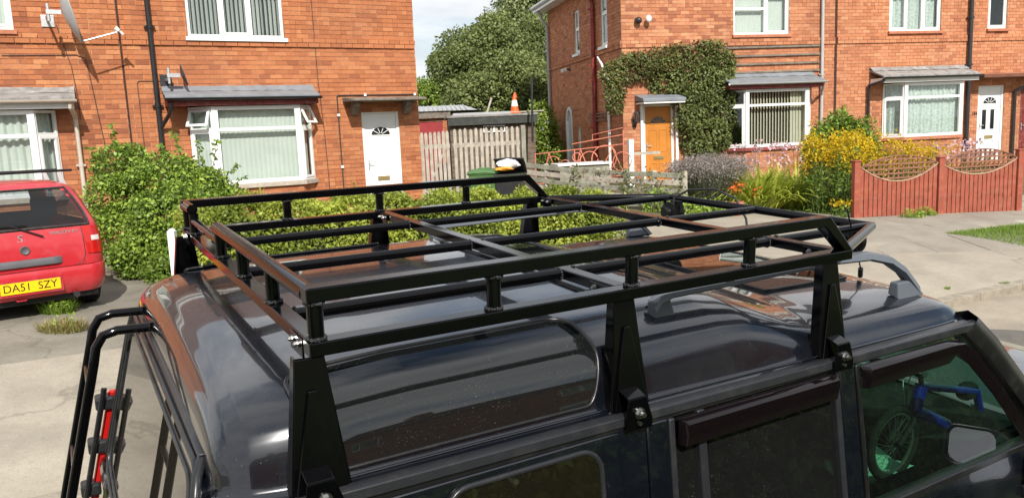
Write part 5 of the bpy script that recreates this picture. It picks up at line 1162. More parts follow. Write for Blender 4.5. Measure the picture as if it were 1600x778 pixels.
def leaves(name, C, size, mat, parent=None, org=(0, 0, 0), aspect=.55, outward=None, up=.35, tones=None, fold=.12, kind=None):
    n = len(C); C = C-np.array(org)[None]; a = rnd_unit(n); nn = rnd_unit(n)
    if outward is not None: nn = nn*.75+outward; a = a*.8+outward*.35
    nn[:, 2] += up; a[:, 2] -= .15
    a /= np.linalg.norm(a, axis=1)[:, None]; s = np.cross(nn, a); s /= np.linalg.norm(s, axis=1)[:, None]+1e-9; nn = np.cross(a, s)
    L = (np.ones(n)*size)*RNG.uniform(.7, 1.3, n); W = L*aspect; L = L[:, None]; W = W[:, None]
    V = np.stack([C, C+a*L*.45+s*W*.5+nn*L*fold, C+a*L-nn*L*.05, C+a*L*.45-s*W*.5+nn*L*fold], 1).reshape(-1, 3)
    F = np.arange(4*n).reshape(n, 4); t = np.clip((tones if tones is not None else .5)+RNG.normal(0, .16, n), 0, 1)
    return meshnp(name, V, F, t, mat, parent, kind)
def lobes_pts(lobes, n, shell=(.62, 1.04)):
    w_ = np.array([l[3]*l[4]+l[4]*l[5]+l[3]*l[5] for l in lobes]); w_ = w_/w_.sum(); idx = RNG.choice(len(lobes), n, p=w_); Lb = np.array(lobes)[idx]
    d = rnd_unit(n); r_ = RNG.uniform(shell[0]**3, shell[1]**3, n)**(1/3)
    return Lb[:, :3]+d*Lb[:, 3:6]*r_[:, None], d, idx
def sublobes(lobes, k, f=(.28, .5), seed=0):
    o = []; rg = np.random.default_rng(seed+11)
    for l in lobes:
        for _ in range(k):
            d = rg.normal(size=3); d /= np.linalg.norm(d); q = rg.uniform(*f); o.append((l[0]+d[0]*l[3]*.82, l[1]+d[1]*l[4]*.82, l[2]+d[2]*l[5]*.82, l[3]*q, l[4]*q, l[5]*q*.85))
    return o
def blades(name, bases, dirs, length, width, mat, parent=None, org=(0, 0, 0), curl=.6, seg=3, tones=None, kind=None):
    n = len(bases); bases = bases-np.array(org)[None]; L = (np.ones(n)*length)*RNG.uniform(.6, 1.25, n)
    h = np.stack([dirs[:, 0], dirs[:, 1], np.zeros(n)], 1); hn = np.linalg.norm(h, axis=1)[:, None]+1e-6; hd_ = h/hn
    side = np.stack([-hd_[:, 1], hd_[:, 0], np.zeros(n)], 1); d0 = dirs/np.linalg.norm(dirs, axis=1)[:, None]
    cu = curl*RNG.uniform(.5, 1.3, n); P = bases.copy(); rows = []; d = d0.copy()
    for k in range(seg+1):
        w_ = width*(1-(k/seg)**1.6)*.5+width*.03; rows += [P-side*w_, P+side*w_]
        d = d+(hd_*.35-np.array([0, 0, 1.0]))*(cu*1.1/seg*(k/seg+.25))[:, None]; d /= np.linalg.norm(d, axis=1)[:, None]; P = P+d*(L/seg)[:, None]
    V = np.stack(rows, 1).reshape(-1, 3); m_ = 2*(seg+1); F = []
    for k in range(seg): F.append(np.array([2*k, 2*k+1, 2*k+3, 2*k+2])[None]+np.arange(n)[:, None]*m_)
    F = np.concatenate(F); t = np.clip((tones if tones is not None else .5)+RNG.normal(0, .2, n), 0, 1); t = np.tile(t, seg)
    return meshnp(name, V, F, t, mat, parent, kind)
leafmat('hedge_leaf', (0.11, 0.16, 0.02), (0.5, 0.56, 0.09)); leafmat('bush_leaf', (0.055, 0.11, 0.018), (0.26, 0.38, 0.06)); leafmat('bush_bright', (0.16, 0.28, 0.03), (0.42, 0.55, 0.09))
leafmat('tree_leaf', (0.07, 0.1, 0.03), (0.3, 0.35, 0.12)); leafmat('tree_leaf_light', (0.1, 0.14, 0.05), (0.36, 0.41, 0.17)); leafmat('lime_leaf', (0.14, 0.22, 0.03), (0.36, 0.46, 0.09))
leafmat('creeper_leaf', (0.07, 0.095, 0.03), (0.27, 0.31, 0.1)); leafmat('creeper_red', (0.14, 0.08, 0.04), (0.32, 0.18, 0.09)); leafmat('strap_leaf', (0.24, 0.32, 0.04), (0.62, 0.66, 0.11)); leafmat('grass_blade', (0.09, 0.17, 0.02), (0.28, 0.4, 0.06)); leafmat('dry_grass', (.20, .17, .06), (.40, .36, .14))
leafmat('lavender_leaf', (0.12, 0.14, 0.09), (0.27, 0.28, 0.2)); leafmat('lavender_flower', (0.26, 0.22, 0.21), (0.44, 0.38, 0.36)); leafmat('yellow_flower', (.45, .30, .01), (.80, .58, .02)); leafmat('orange_flower', (.60, .10, .02), (.80, .22, .04)); leafmat('pink_flower', (.60, .36, .42), (.85, .66, .70)); leafmat('red_flower', (.40, .02, .02), (.65, .06, .04))
plain('bark', (.09, .07, .05), .95, .3, 8, bump=.6, bscale=25); plain('stem_green', (.08, .12, .03), .8, .2, 10)
def plant(name, loc, label, cat, group=None): return empty(name, loc, None, label, cat, group)
def A3(v): return np.array([v[0], v[1], v[2]])
plain('hedge_core', (.02, .03, .01), .95, .3, 6); unseen_hedge()
# hedge
hb = Vector((*st(-8.45, 3.4), gz(*st(-8.45, 3.4)))); he = plant('hedge', hb, 'clipped light green privet hedge running behind the dark car', 'hedge')
n = 64000; t_ = RNG.uniform(.75, 6.1, n); u_ = RNG.uniform(0, 1, n); face = RNG.choice(3, n, p=[.45, .42, .13]); zt0 = EYE-.64
s_ = np.where(face == 0, -8.0, np.where(face == 2, -8.9, RNG.uniform(-8.9, -8.0, n))); zz_ = np.where(face == 1, zt0, zt0-1.15*u_)
t_ = np.clip(t_, .8, 6.05); bmp = .05*np.sin(t_*5.1)+.04*np.sin(t_*11.3+s_*4)+.03*np.sin(t_*23)+RNG.normal(0, .035, n)
X = NL.x*s_+TL.x*t_; Y = NL.y*s_+TL.y*t_; Z = zz_+np.where(face == 1, bmp, 0)
X += np.where(face == 0, NL.x*bmp, 0); Y += np.where(face == 0, NL.y*bmp, 0); Z -= .012*(t_-1)+.045*np.maximum(0, t_-2.2)
ow = np.where(face[:, None] == 0, A3(NL)[None], np.where(face[:, None] == 1, np.array([[0, 0, 1.]]), -A3(NL)[None]))
tn = .5+.22*np.sin(t_*3.1+zz_*4)+.12*np.sin(t_*9)
leaves('foliage', np.stack([X, Y, Z], 1), .046, 'hedge_leaf', he, hb, outward=ow*.7, tones=tn)
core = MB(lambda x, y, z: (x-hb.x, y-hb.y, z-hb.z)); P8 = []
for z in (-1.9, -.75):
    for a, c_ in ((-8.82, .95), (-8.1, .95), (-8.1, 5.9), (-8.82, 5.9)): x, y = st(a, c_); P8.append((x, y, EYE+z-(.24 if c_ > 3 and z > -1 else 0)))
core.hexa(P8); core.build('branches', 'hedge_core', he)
q = st(-8.25, .70); wp = plant('gate_post', Vector((q[0], q[1], gz(*q))), 'narrow white painted gate post at the end of the hedge', 'post')
MB().box(-.035, .035, -.035, .035, -.1, .90).prism([(-.035, .90), (.035, .90), (0, .93)], lambda u, v, d: (u, d, v), -.035, .035).build('post', 'upvc', wp, bevel=.004)
# big overgrown bush
bl = []
def bush_lobe(px, py, d, rx, ry, rz): p = pt(px, py, d); bl.append((p.x, p.y, p.z, rx, ry, rz))
for a in ((188, 262, 10.6, .36, .4, .32), (182, 310, 10.4, .36, .4, .36), (200, 370, 10.2, .36, .4, .45), (255, 285, 10.5, .5, .5, .38), (305, 300, 10.6, .42, .45, .35), (340, 315, 10.8, .35, .4, .3), (280, 340, 10.2, .6, .6, .5), (320, 370, 9.9, .5, .5, .5), (240, 390, 9.9, .45, .4, .35), (215, 410, 9.8, .28, .25, .2), (290, 420, 9.6, .5, .4, .3)): bush_lobe(*a)
bp = pt(255, 420, 10.2); bp.z = gz(bp.x, bp.y); bu = plant('shrub', bp, 'big overgrown bright green shrub against the brick house beside the drive', 'shrub')
al = bl+sublobes(bl, 7, (.25, .42), 3); C, d, ix = lobes_pts(al, 56000); keep = C[:, 2] > bp.z+.02; C, d, ix = C[keep], d[keep], ix[keep]
leaves('foliage', C, .045, 'bush_leaf', bu, bp, outward=d*.6, tones=.35+.5*((ix*37) % 11)/11)
C, d, ix = lobes_pts([l for l in al if l[2] > EYE-1.3], 9000, (.85, 1.1)); leaves('young_foliage', C, .058, 'bush_bright', bu, bp, outward=d*.7, tones=.5+.3*((ix*17) % 7)/7, aspect=.6)
q = MB()
for l in bl[:8]: q.tube([(0, 0, -.05), ((l[0]-bp.x)*.5, (l[1]-bp.y)*.5, (l[2]-bp.z)*.55), (l[0]-bp.x, l[1]-bp.y, l[2]-bp.z)], [.03, .02, .01], 6)
q.build('trunk', 'bark', bu)
sh = MB(); SC_, SD_ = [], []
for (px0, py0, px1, py1, d) in ((185, 240, 175, 195, 10.6), (172, 262, 140, 232, 10.5), (168, 290, 150, 262, 10.4), (285, 250, 270, 205, 10.5), (320, 268, 310, 220, 10.6), (330, 275, 338, 222, 10.7), (345, 290, 372, 258, 10.8), (350, 305, 385, 275, 10.8), (262, 255, 250, 228, 10.5)):
    a, b_ = pt(px0, py0, d), pt(px1, py1, d); m_ = a.lerp(b_, .5)+Vector((random.uniform(-.03, .03), 0, .03)); sh.tube([a-bp, m_-bp, b_-bp], [.006, .004, .002], 5)
    for k in range(16):
        t = k/15; p = a.lerp(m_, t*2) if t < .5 else m_.lerp(b_, t*2-1); SC_.append(A3(p)); SC_.append(A3(p))
sh.build('shoot', 'stem_green', bu); leaves('shoot_leaves', np.array(SC_), .075, 'bush_leaf', bu, bp, tones=np.full(len(SC_), .6), up=.8)
# trees behind the houses
def tree(name, px, pb, d, lobes, label, mat, nleaf, size, k=9, seed=1, group='trees behind the houses', sh_=(.55, 1.05)):
    base = pt(px, pb, d); base.z = gz(base.x, base.y); r = plant(name, base, label, 'tree', group); lb = []
    for (qx, qy, dd, rx, ry, rz) in lobes: p = pt(qx, qy, dd); lb.append((p.x, p.y, p.z, rx, ry, rz))
    al = lb+sublobes(lb, k, (.26, .46), seed)+sublobes(sublobes(lb, 3, (.3, .5), seed+5), 3, (.3, .5), seed+9); C, dn, ix = lobes_pts(al, nleaf, sh_)
    leaves('crown', C, size, mat, r, base, outward=dn*.6, tones=.3+.5*((ix*29) % 13)/13, aspect=.6)
    zc = min(l[2]-l[5]*.4 for l in lb); cx = sum(l[0] for l in lb)/len(lb); cy = sum(l[1] for l in lb)/len(lb); q = MB()
    top = Vector((cx-base.x, cy-base.y, zc-base.z)); q.tube([(0, 0, -.2), top*.5, top], [.22, .18, .14], 10)
    for l in lb: e = Vector((l[0]-base.x, l[1]-base.y, l[2]-base.z)); q.tube([top*.92, top.lerp(e, .5)+Vector((0, 0, .2)), e], [.12, .07, .03], 7)
    q.build('trunk', 'bark', r, smooth=50); return r
tree('apple_tree', 765, 240, 30, [(730, 120, 30, 1.5, 1.4, 1.3), (720, 80, 31, 1.1, 1.1, .9), (775, 100, 30, 1.6, 1.5, 1.6), (810, 140, 29, 1.5, 1.4, 1.4), (760, 155, 29, 1.6, 1.3, 1.0), (840, 100, 31, 1.4, 1.3, 1.8), (700, 105, 30.5, .8, .8, .6)], 'broad dark green leafy tree rising behind the sheds', 'tree_leaf', 52000, .135, seed=2)
tree('ash_tree', 830, 240, 38, [(800, 45, 38, 1.7, 1.6, 1.5), (845, 20, 38, 2.0, 1.8, 2.2), (815, -20, 38, 1.6, 1.5, 1.5), (870, 70, 39, 2.0, 1.8, 2.4), (785, 75, 38, 1.3, 1.2, 1.0), (860, -40, 39, 2, 2, 1.8), (900, 20, 40, 2, 2, 2)], 'tall paler tree standing behind the broad one beside the brick gable', 'tree_leaf_light', 36000, .15, seed=4)
tree('garden_tree', 672, 225, 30, [(672, 140, 30, .9, .8, .5), (688, 150, 30, .8, .7, .5), (655, 150, 30, .8, .7, .5)], 'small lime green tree beside the house corner', 'lime_leaf', 9000, .11, seed=6)
tree('laurel', 848, 240, 24, [(845, 200, 24, .55, .5, .75), (850, 235, 24, .6, .5, .6)], 'bright shrub at the end of the side passage', 'lime_leaf', 5000, .10, seed=8, group=None)
# ------------------------------------------------------------------ side passage: picket gates, sheds, bins, cone
plain('old_wood', (.40, .36, .30), .9, .22, 7, bump=.5, bscale=30, dirt=((.2, .19, .15), 5, .5)); plain('green_wood', (.26, .255, .20), .95, .3, 6, bump=.6, bscale=25, dirt=((.12, .14, .08), 5, .6))
ga, gb = pt(656, 250, 16.9), pt(815, 245, 17.4); ga.z = gb.z = 0; GU = (gb-ga).normalized(); GN = Vector((GU.y, -GU.x, 0)); GLEN = (gb-ga).length
FG = Frame(ga, GU, GN, -1.6)
def picket_gate(u0, u1, label, npk, brace, zt0_, zt1_):
    r = FG.root('picket_gate', (u0+u1)/2, label, 'gate', 'picket gates of the side passage'); T = FG.T((u0+u1)/2)
    sp_ = (u1-u0)/npk
    for i in range(npk):
        u = u0+(i+.5)*sp_; w_ = .034; zt_ = zt0_+(zt1_-zt0_)*i/npk+random.uniform(-.015, .015); ln = random.uniform(-.006, .006)
        MB(T).prism([(u-w_, -1.5), (u+w_, -1.5), (u+w_+ln, zt_-.05), (u+w_*.45+ln, zt_), (u-w_*.45+ln, zt_), (u-w_+ln, zt_-.05)], lambda a, c_, d: (a, d, c_), -.012, .008).build('picket', 'old_wood', r)
    for z in (-.18, -1.25): MB(T).box(u0, u1, .009, .045, z-.045, z+.045).build('rail', 'old_wood', r)
    if brace: MB(T).beam((u0+.08, .028, -1.2), (u1-.1, .028, -.22), .034, .09, (0, 1, 0)).build('brace', 'old_wood', r)
    return r
picket_gate(.02, .68, 'weathered picket gate with a diagonal brace next to the house corner', 7, True, .13, .16)
picket_gate(.74, GLEN-.02, 'wider weathered picket gate panel behind the wheeled bins', 13, False, .17, .17)
q = FG.root('gate_post', GLEN+.05, 'square green-stained wooden gate post behind the bins', 'post'); MB(FG.T(GLEN+.05)).box(GLEN, GLEN+.1, -.05, .05, -1.7, .20).build('post', 'green_wood', q, bevel=.006)
# garage with red door
plain('garage_red', (.30, .03, .035), .6, .12, 4); plain('shed_dark', (.05, .055, .05), .85, .25, 6); plain('shed_wall', (.14, .105, .08), .9, .3, 7, bump=.4, bscale=18); plain('asbestos', (.36, .37, .38), .9, .15, 6, bump=.3)
def facing_frame(px, d, zb):
    p = pt(px, 230, d); a = R(84); return Frame(p, Vector((math.sin(a), math.cos(a), 0)), Vector((math.cos(a), -math.sin(a), 0)), zb)
FS = facing_frame(630, 25, -1.45); x0, x1 = 0, FS.uz(704, 200)[0]; zr = FS.uz(690, 184)[1]; zp = FS.uz(720, 160)[1]
r = FS.root('garage', x1/2, 'low garage with a red door and grey sheet roof behind the picket gate', 'garage'); T = FS.T(x1/2)
bricks(r, T, FLAT, -1.6, x1, -1.5, zr-.02, [(-1.0, FS.uz(692, 200)[0], -1.5, zr-.12)], ML, name='wall')
MB(T).box(-1.0, FS.uz(692, 200)[0], .03, .06, -1.45, zr-.12).build('garage_door', 'garage_red', r)
MB(T).box(-1.7, x1+.02, -.1, -.02, zr-.02, zr+.22).build('fascia', 'concrete_canopy', r, bevel=.01)
xr1 = FS.uz(745, 160)[0]
q = MB(T).add([(-1.8, -.15, zr+.22), (x1+.9, -.15, zr+.20), (-1.8, 2.2, zp), (x1+.55, 2.2, zp), (-1.8, 4.6, zr+.22), (x1+1.6, 4.6, zr+.22)], [(0, 1, 3, 2), (2, 3, 5, 4), (1, 5, 3)])
for k in range(26): u = -1.7+k*(x1+2.4)/26; q.tube([(u, -.15, zr+.225), (u, 2.2, zp+.005)], .02, 5)
q.build('roof', 'asbestos', r)
MB(T).box(-1.6, x1, .1, 4.5, -1.5, zr+.15).build('walls', 'shed_wall', r)
# dark flat roofed shed
FD = facing_frame(705, 21, -1.5); xs0, xs1 = FD.uz(703, 200)[0], FD.uz(836, 200)[0]; zf = FD.uz(760, 183)[1]; zfb = FD.uz(760, 195)[1]; xm = (xs0+xs1)/2
r = FD.root('garden_shed', xm, 'dark flat-roofed timber shed with a small window behind the picket fence', 'shed'); T = FD.T(xm)
wx0, wx1, wz0, wz1 = FD.uz(755, 200)[0], FD.uz(789, 200)[0], FD.uz(770, 207)[1], FD.uz(770, 196)[1]
k = 0
z = -1.5
while z < zfb:
    for a, c_ in ([(xs0, xs1)] if not (wz0 < z+.07 < wz1) else [(xs0, wx0), (wx1, xs1)]):
        MB(T).hexa([(a, -.012, z), (c_, -.012, z), (c_, .02, z), (a, .02, z), (a, 0, z+.145), (c_, 0, z+.145), (c_, .02, z+.145), (a, .02, z+.145)]).build('weatherboard', 'shed_wall', r)
    z += .14
MB(T).box(xs0-.05, xs1+.05, -.14, -.10, zfb, zf).build('fascia', 'shed_dark', r, bevel=.006); MB(T).box(xs0-.08, xs1+.08, -.16, 2.6, zf+.002, zf+.06).build('roof', 'felt', r, bevel=.01); MB(T).box(xs0, xs1, .021, 2.5, -1.5, zf-.02).build('walls', 'shed_wall', r)
window(r, T, wx0, wx1, wz0, wz1, [(0, .5, 0, 1, 0), (.5, 1, 0, 1, 0)], None, y=-.02, fw=.03, room=False)
def on_roof(px, py, d): return pt(px, py, d)
# ladder lying along the shed roof edge
p = FD.world(xs0+.1, .12, zf+.065); r = FD.root('ladder', xs0+.1, 'grey folding ladder laid along the front of the shed roof', 'ladder'); r.location = p
for y in (-.02, .32): MB().beam((0, y, .03), (1.55, y, .03), .03, .06).build('stile', 'galv', r)
for k in range(6): MB().tube([(.12+k*.26, -.02, .03), (.12+k*.26, .32, .03)], .015, 6).build('rung', 'galv', r)
p = FD.world(FD.uz(776, 185)[0]-.9, .05, zf+.062); r = FD.root('timber_plank', 0, 'thin timber plank lying along the shed roof', 'plank'); r.location = p
MB().beam((0, 0, .03), (2.2, .03, .045), .09, .03).build('board', 'old_wood', r)
# traffic cone (two nested)
plain('cone_orange', (.70, .12, .02), .5, .15, 6, dirt=((.3, .12, .06), 8, .4)); plain('cone_white', (.75, .75, .73), .5, .08, 6)
p = FD.world(FD.uz(805, 180)[0], -.05, zf+.062); r = FD.root('traffic_cone', 0, 'orange and white traffic cone standing on the shed roof', 'cone'); r.location = p
MB().box(-.15, .15, -.15, .15, 0, .035).build('base', 'cone_orange', r, bevel=.01)
MB().lathe([(.125, .035), (.095, .19), (.065, .355), (.03, .5), (.0, .5)], 20).build('body', 'cone_orange', r, smooth=40); MB().lathe([(.0965, .19), (.0665, .355)], 20).build('reflective_sleeve', 'cone_white', r, smooth=40); MB().lathe([(.06, .42), (.03, .56), (0, .56)], 16, (.02, .01, 0)).build('nested_tip', 'cone_orange', r, smooth=40)
# poles
for px, py0, py1, d, lab in ((831, 122, 192, 20.5, 'thin dark metal pole rising above the shed roof'), (768, 153, 180, 22, 'short leaning pale pole on the shed roof')):
    a, b_ = pt(px-(8 if px == 768 else 0), py1, d), pt(px, py0, d); r = empty('pole', a, None, lab, 'pole'); MB().tube([(0, 0, -.5 if px == 831 else 0), b_-a], .03, 8).build('shaft', 'dark_metal' if px == 831 else 'old_wood', r, smooth=40)
# wheeled bins
plain('bin_green', (.07, .16, .05), .5, .12, 6, dirt=((.15, .16, .1), 6, .3)); plain('bin_black', (.025, .026, .028), .5, .2, 6)
def bin_(px, py, d, mat, label, open_):
    p = pt(px, py, d); zt_ = p.z; g = gz(p.x, p.y); h = zt_-g; r = empty('wheeled_bin', Vector((p.x, p.y, g)), Matrix.Rotation(R(-8), 3, 'Z'), label, 'bin', 'wheeled bins')
    MB().hexa([(-.22, -.24, .06), (.22, -.24, .06), (.22, .24, .06), (-.22, .24, .06), (-.28, -.33, h-.1), (.28, -.33, h-.1), (.28, .33, h-.1), (-.28, .33, h-.1)]).build('bin_body', mat, r, bevel=.02)
    MB().box(-.295, .295, -.345, .345, h-.13, h-.09).build('rim', mat, r, bevel=.012)
    lid = MB().grid([[(-.30+.60*j/8, y, h-.07+z_+.02*math.sin(math.pi*j/8)) for j in range(9)] for y, z_ in ((-.36, -.03), (-.3, .0), (0, .035), (.3, .02), (.36, -.02))])
    if open_: lid.v = [(x, .33+(y-.33)*.80-(z-h)*.2, z+.0+(.33-y)*.45) for x, y, z in lid.v]
    o = lid.build('lid', mat, r, smooth=50); o.modifiers.new('t', 'SOLIDIFY').thickness = .02
    for s_ in (-1, 1): MB().tube([(s_*.24, .26, .1), (s_*.29, .26, .1)], .1, 16).build('wheel', 'tyre', r, smooth=40)
    MB().tube([(-.2, .36, h-.1), (-.2, .42, h-.06), (.2, .42, h-.06), (.2, .36, h-.1)], .015, 8).build('handle', mat, r, smooth=40)
    if not open_: MB().box(-.13, .13, -.06, .0, h-.03, h-.0).build('lid_grip', mat, r, bevel=.008)
    return r, h
bin_(757, 262, 15.6, 'bin_green', 'green wheeled bin with a closed lid in front of the picket gate', False)
rb, hb_ = bin_(797, 264, 15.5, 'bin_black', 'black wheeled bin with its lid held open by rubbish bags', True)
plain('bag_white', (.72, .73, .76), .45, .1, 9); plain('bag_orange', (.75, .30, .03), .5, .1, 9)
def bag(px, py, d, sz, mat, label):
    p = pt(px, py, d); r = empty('rubbish_bag', p, None, label, 'bag'); rg = random.Random(px); rows = []
    for i in range(9):
        rows.append([])
        for j in range(16):
            a = 2*math.pi*j/16; t = math.pi*i/8; k = 1+.22*math.sin(3*a+i)+.12*rg.uniform(-1, 1); rows[-1].append((sz[0]*k*math.sin(t)*math.cos(a), sz[1]*k*math.sin(t)*math.sin(a), -sz[2]*math.cos(t)*(1+.1*rg.uniform(-1, 1))))
    MB().grid(rows, closed=True).build('bag', mat, r, smooth=35)
bag(795, 256, 15.35, (.22, .15, .11), 'bag_white', 'white plastic rubbish bag bulging out of the black bin'); bag(788, 264, 15.2, (.17, .08, .04), 'bag_orange', 'flat orange bag under the white one on the black bin')
# post and rail slat fence of the neighbouring garden
fa, fb_ = pt(816, 254, 17.2), pt(1070, 270, 15.0)
r = empty('slat_fence', Vector((fa.x+fb_.x, fa.y+fb_.y, 0))*.5+Vector((0, 0, gz((fa.x+fb_.x)/2, (fa.y+fb_.y)/2))), None, 'low weathered grey slat fence with ivy sagging along the drive', 'fence'); o_ = r.location.copy()
def fz(t): return fa.z+(fb_.z-fa.z)*t-.05*math.sin(math.pi*t)
fn_ = Vector((fb_.y-fa.y, -(fb_.x-fa.x), 0)).normalized()
NP = 6
for i in range(NP+1):
    t = i/NP; p = Vector((fa.x+(fb_.x-fa.x)*t, fa.y+(fb_.y-fa.y)*t, 0))-o_; zt_ = fz(t)-o_.z; p.z = 0
    MB().box(p.x-.045, p.x+.045, p.y-.02, p.y+.07, gz(p.x+o_.x, p.y+o_.y)-o_.z-.1, zt_+.03).build('post', 'old_wood', r, bevel=.006)
for i in range(NP):
    for k in range(5):
        t0, t1 = i/NP, (i+1)/NP
        a = Vector((fa.x+(fb_.x-fa.x)*t0, fa.y+(fb_.y-fa.y)*t0, fz(t0)-.05-k*.15+random.uniform(-.012, .012)))-o_; b_ = Vector((fa.x+(fb_.x-fa.x)*t1, fa.y+(fb_.y-fa.y)*t1, fz(t1)-.05-k*.15+random.uniform(-.012, .012)))-o_
        MB().beam(a+fn_*(.035+.003*(k % 2)), b_+fn_*(.035+.003*(k % 2)), .022, .10).build('slat', 'green_wood' if k % 2 == 0 else 'old_wood', r, bevel=.004)
n = 900; t_ = RNG.uniform(.35, 1, n); C = np.stack([fa.x+(fb_.x-fa.x)*t_, fa.y+(fb_.y-fa.y)*t_, fa.z+(fb_.z-fa.z)*t_-RNG.uniform(-.04, .55, n)], 1)+RNG.normal(0, .04, (n, 3))+A3(fn_)*.06
cl = np.sin(t_*40)+np.sin(t_*17+2) > .5; ivb = Vector((fb_.x, fb_.y, gz(fb_.x, fb_.y))); iv = plant('climbing_plant', ivb, 'thin climber threading through the weathered slat fence', 'climber'); leaves('foliage', C[cl], .07, 'creeper_leaf', iv, ivb, tones=np.full(cl.sum(), .6)); C2 = C[~cl][:160]; leaves('red_foliage', C2, .06, 'creeper_red', iv, ivb)
# pink iron railing and white post
plain('coral_iron', (.62, .20, .13), .5, .15, 8)
ra, rb_ = pt(836, 240, 18.9), pt(974, 224, 18.1); U_ = (rb_-ra); L_ = Vector((U_.x, U_.y, 0)).length; U_ = Vector((U_.x, U_.y, 0)).normalized()
r = empty('iron_railing', Vector((ra.x, ra.y, gz(ra.x, ra.y))), Matrix((U_, Vector((-U_.y, U_.x, 0)), Vector((0, 0, 1)))).transposed(), 'coral pink ornamental iron railing beside the shaded side wall', 'railing'); zt0_ = ra.z-r.location.z
slope = (rb_.z-ra.z)/L_; Z = lambda u, v: zt0_+slope*u+v
def iron(name, pts, rad=.012): MB().tube([(u, 0, Z(u, v)) for u, v in pts], rad, 6).build(name, 'coral_iron', r)
iron('rail', [(0, -.02), (L_, -.02)]); iron('rail', [(.95, .12), (L_, .20)]); iron('rail', [(1.45, .16), (1.45, .28), (L_, .36)], .010); iron('rail', [(0, -.75), (L_, -.75)])
for c_, v, rad in ((.45, -.28, .16), (1.35, -.32, .22), (1.72, -.30, .30), (2.15, -.42, .22), (.75, -.36, .12), (1.05, -.20, .10)): iron('scroll', [(c_+rad*math.cos(a), v+rad*math.sin(a)) for a in np.linspace(.3, 6.4, 26)])
for u0_, u1_ in ((.2, .35), (.62, .35), (.95, 1.15), (1.4, 1.15), (1.55, 1.95), (2.2, 1.9)): iron('bar', [(u0_, -.72), (u1_, -.03)], .010)
for u in (0, 1.0, L_): iron('upright', [(u, -1.2), (u, .30 if u > 2 else .0)], .014)
# yellow hose on the far corner of the side wall
p = FR.world(XC-.09, -6.05, .1); p2 = Vector((p.x, p.y, p.z)); r = empty('garden_hose', Vector((p.x, p.y, EYE-.85)), FR.rot(), 'coiled yellow garden hose hanging on the far corner of the side wall', 'hose'); plain('hose_yellow', (.62, .48, .04), .5, .1, 9)
q = MB()
for k in range(7): 
    w_ = .10+.02*k; q.tube([((-.012*k), w_*math.cos(a)-.1+.02*k, .55+(.42+.03*k)*math.sin(a)) for a in np.linspace(0, 2*math.pi, 22)[:-1]], .017, 6, closed=True)
q.build('coil', 'hose_yellow', r, smooth=50); MB().box(-.02, .09, -.2, 0, .92, 1.02).build('hanger', 'dark_metal', r)
p = pt(985, 218, 18.4); g_ = gz(p.x, p.y); r = empty('gate_post', Vector((p.x, p.y, g_)), FR.rot(), 'pale peeling square gate post at the brick corner', 'post'); MB().box(-.06, .06, -.06, .06, -.1, p.z-g_).build('post', 'upvc', r, bevel=.008)
MB().box(.06, .75, -.02, .02, p.z-g_-.38, p.z-g_-.31).build('latch_rail', 'old_wood', r)
p = pt(908, 254, 18.2); g_ = gz(p.x, p.y); r = empty('storage_box', Vector((p.x, p.y, g_)), FR.rot(), 'low box with a flat white lid behind the slat fence', 'box')
MB().box(-.6, .6, -.25, .25, 0, p.z-g_-.06).build('box_body', 'green_wood', r, bevel=.01); MB().box(-.66, .66, -.3, .3, p.z-g_-.059, p.z-g_).build('lid', 'white_plastic', r, bevel=.012)
# ------------------------------------------------------------------ creeper on the corner of the right house
cbase = FR.world(1.0, .12, -1.3); cre = plant('creeper', cbase, 'dense green creeper covering the brick corner around the orange door', 'climber')
cl = []
def cl_(px, py, rx, rz, n_=.16): u, z = FR.uz(px, py); p = FR.world(u, n_*.6, z); cl.append((p.x, p.y, p.z, rx, n_, rz))
for a in ((990, 105, .55, .35), (960, 120, .35, .35, .12), (958, 150, .25, .45, .14), (1020, 100, .55, .35), (1055, 95, .6, .4), (1095, 90, .6, .38), (1120, 105, .4, .45), (1040, 125, .5, .35), (1080, 130, .65, .5, .22), (1115, 140, .5, .5, .22), (1085, 165, .6, .5, .25), (1120, 178, .42, .5, .2), (1070, 190, .35, .4, .25), (1100, 205, .55, .4, .25), (1120, 215, .3, .35), (1085, 228, .4, .3, .2), (1100, 240, .35, .25)): cl_(*a)
al = cl+sublobes(cl, 6, (.3, .5), 21); C, d, ix = lobes_pts(al, 24000, (.5, 1.06)); leaves('foliage', C, .085, 'creeper_leaf', cre, cbase, outward=d*.5+A3(NR)*.4, tones=.3+.5*((ix*31) % 11)/11)
C, d, ix = lobes_pts(al[:6]+al[17:50], 2600, (.9, 1.1)); leaves('red_foliage', C, .07, 'creeper_red', cre, cbase, outward=A3(NR)*.4)
q = MB()
for u1_, z1_ in ((.5, 1.6), (1.2, 1.8), (1.6, .9), (.9, .2)): e = FR.world(u1_, .05, z1_)-cbase; q.tube([(0, 0, 0), e*.5+Vector((.1, 0, .1)), e], [.035, .025, .01], 6)
q.build('stems', 'bark', cre)
# ------------------------------------------------------------------ garden of the right house
def disc_pts(c, rx, ry, n): 
    a = RNG.uniform(0, 2*np.pi, n); r_ = np.sqrt(RNG.uniform(0, 1, n)); return np.stack([c[0]+rx*r_*np.cos(a), c[1]+ry*r_*np.sin(a), np.full(n, c[2])], 1)
def radial(P, c, spread, up):
    d = P-np.array([c[0], c[1], c[2]])[None]; d[:, 2] = 0; d = d*spread+RNG.normal(0, .22, d.shape); d[:, 2] = up; return d
GB = lambda px, d: (lambda p: Vector((p.x, p.y, gz(p.x, p.y))))(pt(px, 250, d))
